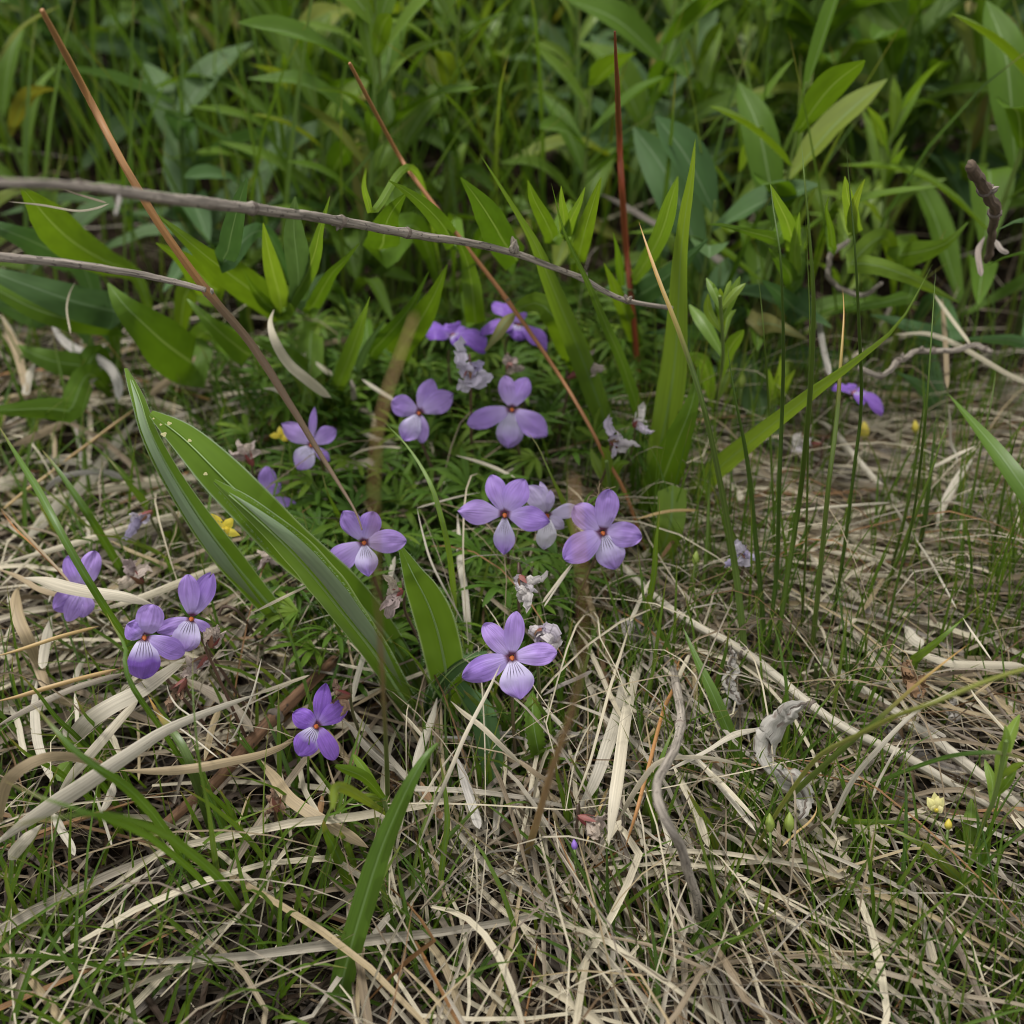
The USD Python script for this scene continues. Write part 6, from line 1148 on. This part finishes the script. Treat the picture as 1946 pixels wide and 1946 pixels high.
for tile, pts, w, m, z in (('A1', '1600,1275 1400,1420 1250,1540 1120,1640', 60, 'tan_straw', .06), ('A1', '380,1090 450,1200 560,1290 700,1350 820,1430 880,1540 890,1680', 70, 'grey_dead_leaf', .05), ('A1', '20,1040 80,1200 150,1400 200,1620', 60, 'tan_straw', .05), ('A1', '260,1400 215,1500 190,1640', 56, 'pale_straw', .05), ('A1', '0,1180 100,1240 240,1330', 50, 'tan_straw', .045), ('A1', '760,1440 680,1530 600,1600', 46, 'grey_dead_leaf', .05), ('A2', '300,1275 500,1255 720,1215 930,1205', 40, 'tan_straw', .05), ('A2', '400,1210 600,1190 740,1180', 50, 'tan_straw', .04), ('A2', '280,1310 400,1370 520,1450 580,1490', 36, 'pale_straw', .06), ('A2', '420,1280 370,1380 340,1440', 40, 'pale_straw', .06), ('A2', '800,1520 900,1590 1040,1680', 30, 'pale_straw', .07), ('A2', '720,1520 735,1600 740,1680', 40, 'straw', .06), ('A2', '60,1590 150,1600 240,1660', 26, 'pale_straw', .08),
                           ('A4', '1315,905 1330,1100 1345,1300 1360,1590', 36, 'straw', .09), ('A4', '1255,880 1390,1070 1530,1260', 26, 'straw', .1), ('A4', '960,1185 1200,1180 1400,1250 1600,1360 1800,1480 1990,1570', 38, 'straw', .09), ('A4', '345,970 390,1090 430,1300 480,1500', 44, 'grey_dead_leaf', .08), ('A4', '1640,450 1590,560 1600,680 1615,750', 44, 'grey_dead_leaf', .15), ('A4', '1710,470 1760,550 1820,575', 40, 'grey_dead_leaf', .16), ('A3', '670,130 850,220 1060,340 1250,430', 40, 'grey_dead_leaf', .09), ('A3', '1450,540 1600,650 1760,750', 60, 'grey_dead_leaf', .07), ('A1', '60,190 300,215 560,258 700,245 820,205', 16, 'straw', .19), ('A1', '440,80 600,140 800,200', 16, 'straw', .19), ('A1', '565,790 520,880 500,1000 530,1180', 14, 'straw', .12), ('A1', '890,120 888,200 862,290', 26, 'grey_dead_leaf', .275), ('B3', '30,530 -30,560', 20, 'straw', .06), ('B3', '1180,510 1240,590 1300,650', 40, 'straw', .04), ('B3', '1580,600 1680,690 1740,770', 56, 'pale_straw', .04), ('B3', '1100,1250 1180,1130 1250,1030', 28, 'straw', .05), ('B3', '940,915 1080,875 1220,850 1410,848', 22, 'gold_straw', .07), ('B3', '460,1245 380,1350 240,1540', 18, 'pale_straw', .075), ('B3', '470,1250 350,1420 250,1570', 14, 'pale_straw', .075), ('B3', '1050,1360 980,1500 900,1680', 30, 'pale_straw', .06), ('B3', '1100,1385 1250,1440 1400,1520', 34, 'straw', .045), ('B3', '1180,1530 1400,1480 1700,1430 1932,1410', 30, 'straw', .045), ('B3', '860,1250 1000,1330 1200,1430', 24, 'straw', .05), ('B3', '1110,1280 1250,1420 1400,1570', 26, 'straw', .05), ('B3', '570,1310 660,1310 750,1300', 20, 'straw', .05)):
    st('dry stem or blade caught between the green leaves', tile, pts, w, z, m, 'dry stems between the leaves')

# crumpled dead leaves
def crumple(label, tile, pts, w, z, mat='grey_dead_leaf', seed=3, roll=1.6):
    p = traced(tile, pts, z, 60); rg = np.random.default_rng(seed)
    p = p + np.stack([np.convolve(rg.normal(0, .0012, 60), np.ones(5) / 5, 'same') for _ in range(3)], 1); s = face_cam(p); a = np.convolve(np.cumsum(rg.normal(0, .16, 60)), np.ones(5) / 5, 'same')
    s = s * np.cos(a)[:, None] + np.cross(tangents(p), s) * np.sin(a)[:, None]
    ww = mw(tile, w, p) * np.convolve(rg.uniform(.6, 1.4, 64), np.ones(5) / 5, 'valid') * taper(60, .12, .12) * 1.55
    t = Thing('dead_leaf', label, 'dead leaf', [p[-1][0], p[-1][1], p[:, 2].min()])
    t.part('blade', ribbon(p, ww, s, rg.uniform(0, .4), .3, 11, roll=roll * np.sin(np.linspace(0, 7, 60) + seed) * .5 + .9, rippling=.7, seed=seed), mat)
    t.part('midrib', tube(p, .0005, 6, .2, rough=.3, seed=seed), 'node_bark')
crumple('curled whitish dead leaf hanging from the pale jointed stalk', mat='curled_leaf', tile='D', pts= '1520,1332 1490,1345 1462,1370 1446,1400 1450,1432 1474,1462 1505,1484 1520,1510 1518,1535 1500,1548', w=[14, 24, 30, 32, 32, 34, 34, 30, 20, 10], z=[.075, .07, .065, .06, .055, .052, .05, .046, .042, .04] or [.055, .055, .055, .052, .05, .048, .045, .04, .036, .032], seed=4)
crumple('shrivelled dark grey leaf hanging left of the thickest rush', 'C3', '1660,180 1665,280 1672,380 1630,450 1660,530 1710,590 1770,600', [50, 60, 50, 60, 60, 50, 30], [.05, .05, .048, .045, .044, .044, .044], seed=7)
crumple('lower shrivelled brown-grey leaf beneath the dark grey one', 'C3', '1650,620 1640,690 1700,730 1760,770 1680,820 1640,900', [70, 100, 110, 110, 110, 70], [.03, .03, .028, .026, .022, .02], seed=9)
crumple('pale crumpled leaf behind the largest violet at right', 'C3', '820,0 880,40 900,100 960,60 940,-20', [80, 100, 90, 90, 60], .04, 'grey_dead_leaf', seed=12)
crumple('grey-brown crumpled leaf by the dark gap at lower right', 'C4', '1400,570 1390,650 1410,740 1350,800', [40, 60, 50, 20], .03, seed=15)
crumple('orange-brown dead leaf behind the olive stem at lower right', 'C4', '1010,310 1080,380 1120,450 1160,560', [70, 110, 120, 80], .06, 'brown_dead_leaf', seed=18, roll=.6)
crumple('brown crumpled leaf in the dark litter at bottom centre', 'C3', '30,1240 120,1290 200,1330 120,1380 20,1420', [60, 80, 60, 70, 50], .02, 'brown_dead_leaf', seed=21)
crumple('small brown crumpled leaf below the downy rosette', 'C2', '1010,1150 1040,1200 1060,1260', [60, 70, 50], .02, 'brown_dead_leaf', seed=24)

# brown thread on the violet's top petal
g = G(); q0 = at_z(px('B3', [(665, 730)]), .098)[0]; rg = np.random.default_rng(8)
t = Thing('plant_thread', 'wispy brown thread tuft on the top petal of the right violet', 'dry tuft', q0)
for i in range(9):
    e = q0 + rg.normal(0, .003, 3) + [0, 0, .002]
    t.part('thread', tube(smooth_path(np.array([q0 + rg.normal(0, .0006, 3), (q0 + e) / 2 + rg.normal(0, .0012, 3), e]), 10), .00012, 5, .4), 'tan_straw')

# ================================================================== SEEDLINGS AND LEAFY SHOOTS TRACED
def shoot(label, tile, base, tips, z0, z1, mat, cat='leafy shoot', stem=None, group=None, shape=(.1, .7, 1, .95, .7, .4), name='leafy_shoot'):
    """leaves from along a short stem; base = stem point(s) in pixels, top to bottom"""
    b = px(tile, base); zs = np.linspace(z1, z0, len(b)); pb = at_z(b, zs)
    sp = to_ground(smooth_path(pb, 16)) if len(b) > 1 else to_ground(np.vstack([pb[0] + [0, 0, .004], pb[0]]))
    t = Thing(name, label, cat, [pb[-1][0], pb[-1][1], ground_z(pb[-1][0], pb[-1][1])], group)
    t.part('stem', tube(sp, .0008, 7, .4), 'green_stem')
    pr, _ = project(sp)
    for x, y, ww in tips:
        q = px(tile, [(x, y)])[0]
        j = int(np.argmin(np.linalg.norm(pr - q, axis=1) + 0 * pr[:, 0]))
        best = [i for i in range(len(pr)) if pr[i, 1] >= q[1] + 4] or [len(pr) - 1]
        j = min(best, key=lambda i: abs(np.linalg.norm(pr[i] - q) - ww * TILE[tile][2] * 4.2))
        a = sp[j]; nn = unit(CAM - a); tipp = on_plane(q[None], a, unit(nn + rng.normal(0, .45, 3)))[0]
        l = np.linalg.norm(tipp - a); mid = (a + tipp) / 2 + np.array([0, 0, .1]) * l + rng.normal(0, .05, 3) * l
        p = smooth_path(np.array([tipp, mid, a]), 14)
        k = TILE[tile][2] * depth(a)[0] / FPX
        g_, _ = leaf_geo(p, ww * k * profile(14, shape), rng.uniform(), rng.uniform(-.5, .5), .3, 5, .08, int(rng.integers(99)))
        t.part('leaf', g_, mat)
    return t
shoot('light green goldenrod-like shoot standing between tall blade and rushes', 'A3', [(1570, 900), (1590, 1200), (1590, 1400), (1560, 1560), (1530, 1740)],
      [(1720, 750, 80), (1762, 800, 70), (1652, 780, 50), (1572, 840, 80), (1468, 760, 70), (1340, 960, 110), (1748, 1150, 100), (1325, 1330, 110), (1480, 880, 70), (1520, 800, 60), (1690, 1000, 60), (1400, 1450, 90), (1700, 1400, 80)], .04, .16, 'young_leaf')
shoot('light green seedling under the bleached withered violet', 'B3', [(720, 480), (730, 560), (740, 640), (745, 760)],
      [(600, 385, 80), (680, 370, 60), (735, 360, 80), (820, 440, 60), (895, 485, 60), (640, 480, 70), (830, 600, 60), (700, 700, 50), (810, 540, 60)], .05, .085, 'young_leaf')
shoot('green leafy seedling at the foot of the bottom green leaf', 'C2', [(960, 1330), (985, 1430), (1000, 1560)],
      [(600, 1085, 90), (735, 1000, 70), (580, 1410, 70), (720, 1510, 110), (800, 1180, 60), (690, 1360, 60), (745, 1320, 50), (880, 1370, 60), (850, 1430, 110), (780, 1580, 90), (990, 1300, 40)], .03, .06, 'leaf', shape=(.25, .9, 1, .9, .7, .5))
shoot('feathery green sprig in the straw at the far right', 'B4', [(1830, 1190), (1740, 1290), (1650, 1370)],
      [(1850, 1130, 30), (1890, 1160, 30), (1920, 1190, 30), (1800, 1160, 30), (1780, 1210, 30), (1870, 1250, 26), (1830, 1290, 26), (1740, 1230, 26), (1700, 1270, 26), (1640, 1310, 30), (1790, 1150, 26)], .02, .05, 'young_leaf')
shoot('small clover-like leaf between the rushes at right', 'C4', [(375, 330), (370, 420)], [(360, 120, 100), (300, 250, 150), (450, 240, 150), (370, 200, 130)], .03, .05, 'leaf', shape=(.5, 1, 1, .8, .5, .3))
shoot('bright small-leaved plant in the corner at bottom right', 'C4', [(1800, 900), (1720, 1300), (1640, 1480), (1560, 1690)], [(1640, 1040, 80), (1790, 780, 70), (1540, 1330, 110), (1680, 1420, 120), (1420, 1530, 70), (1880, 1100, 70), (1950, 1060, 60), (1900, 700, 90), (1760, 900, 90)], .03, .11, 'young_leaf')
# serrated leaf
p = traced('C3', '165,520 165,640 175,780 200,930 235,1080 260,1200', [.05, .05, .046, .04, .03, .02], 60)
ww = mw('C3', [70, 120, 140, 130, 100, 50], p) * taper(60, .15, .1) * (1 + .12 * np.where(np.arange(60) % 3 == 0, 1, -.6))
single('serrated_leaf', leaf_geo(p, ww, .4, 0, .2, 9, .3, 5)[0], 'leaf', 'finely toothed fern-like leaf below the largest open violet', 'leaf')
leaf('ivy_leaf', 'C2', '1530,470 1600,560 1680,640 1720,750', [150, 190, 170, 100], .045, 'dull_leaf', 'dull blue-green leaf in shade under the largest violet', 'leaf', shape=(.5, 1, 1, .7, .3), root=True)
leaf('moss_leaf', 'C1', '520,1060 470,1130 450,1200', [80, 120, 100], .03, 'young_leaf', 'small round bright leaf deep in the straw at lower left', 'leaf', shape=(.5, 1, 1, .8, .4))
stalk('flower_stalk', 'B1', '1120,850 1170,800 1240,800 1310,880 1370,1000 1430,1120 1500,1230', 28, [.06, .062, .062, .058, .05, .04, .03], 'violet_stem', 'arched dark brown stem behind the narrow downy leaf', 'flower stem', root=True)
stalk('flower_stalk', 'B1', '1640,1640 1660,1580 1720,1570 1790,1610 1850,1690', 26, [.06, .063, .064, .062, .05], 'violet_stem', 'hooked dark stem right of the notched violet', 'flower stem', root=True)
# ================================================================== LOOK-ALIKES ARE TOLD APART BY WHAT THEY STAND BESIDE
MARKS = [('the downy rosette', 600, 1080), ('the lone edge-on violet', 1615, 745), ('the largest open violet', 965, 1240), ('the small purple violet', 597, 1360), ('the left violet pair', 320, 1180),
         ('the far left violet', 150, 1100), ('the topmost open violet', 960, 780), ('the edge-on back violets', 910, 620), ('the brown thread tuft', 1135, 940), ('the tall grass blade', 1285, 500), ('the red stalk', 1183, 450),
         ('the drooping dark twig', 1860, 430), ('the forked twig', 1740, 680), ('the curled tendril', 1600, 510), ('the curled whitish leaf', 1470, 1430), ('the pale yellow flower', 1780, 1530), ('the jointed stalk', 1640, 1400),
         ('the thickest rush', 1515, 850), ('the bent white straw', 1700, 955), ('the pale curled blade', 570, 680), ('the joint of the twig', 475, 393), ('the orange stalk', 270, 370), ('the rust stalk', 1000, 620), ('the hanging edge blade', 1860, 830),
         ('the yellow star flower', 425, 995), ('the golden straws', 60, 1230), ('the creased straw leaf', 260, 1420), ('the white straw blade', 1190, 1400), ('the crooked grey stem', 1280, 1450), ('the bottom green leaf', 770, 1490), ('the cut-off blade', 1265, 970)]
MARKS += [('the bent stalk tip', 75, 20), ('the rust stalk tip', 660, 120), ('the red stalk tip', 1160, 65)]
NTH = ['first', 'second', 'third', 'fourth', 'fifth', 'sixth', 'seventh', 'eighth', 'ninth', 'tenth', 'eleventh', 'twelfth', 'thirteenth', 'fourteenth', 'fifteenth', 'sixteenth', 'seventeenth', 'eighteenth', 'nineteenth', 'twentieth'] + [f'twenty-{k}' for k in ('first', 'second', 'third', 'fourth', 'fifth', 'sixth', 'seventh', 'eighth', 'ninth')] + ['thirtieth']
def middle(p):
    if p.IsA(UsdGeom.Mesh):
        v = np.array(UsdGeom.Mesh(p).GetPointsAttr().Get()); return v[len(v) // 2]
    m = UsdGeom.Xformable(p).GetLocalTransformation(); return np.array(m.ExtractTranslation()) + [0, 0, .08 if 'plant' in p.GetName() else .03]
same = {}
for p in stage.GetPrimAtPath('/World').GetChildren():
    if p.GetCustomDataByKey('label'): same.setdefault(p.GetCustomDataByKey('label'), []).append(p)
for lab, ps in same.items():
    if len(ps) < 2: continue
    where = {}
    for p in ps:
        q = project(middle(p))[0][0] * 1932 / 1946
        if not (0 < q[0] < 1932 and 0 < q[1] < 1900): continue
        i = int(np.argmin([(q[0] - x) ** 2 + (q[1] - y) ** 2 for _, x, y in MARKS])); dx, dy = q[0] - MARKS[i][1], q[1] - MARKS[i][2]
        rel = ('right of' if dx > 0 else 'left of') if abs(dx) > abs(dy) else ('below' if dy > 0 else 'above')
        where.setdefault((i, rel), []).append((dx * dx + dy * dy, p))
    base = lab
    for cut in (' in the ', ' among the ', ' under the ', ' growing ', ' around the ', ' caught ', ' near the '):
        if len(base.split()) > 7 and cut in base: base = base.split(cut)[0]
    for (i, rel), l in where.items():
        for k, (_, p) in enumerate(sorted(l, key=lambda a: a[0])):
            p.SetCustomDataByKey('label', f'{base}, {NTH[min(k, 29)] + " one " if len(l) > 1 else ""}{rel} {MARKS[i][0]}')
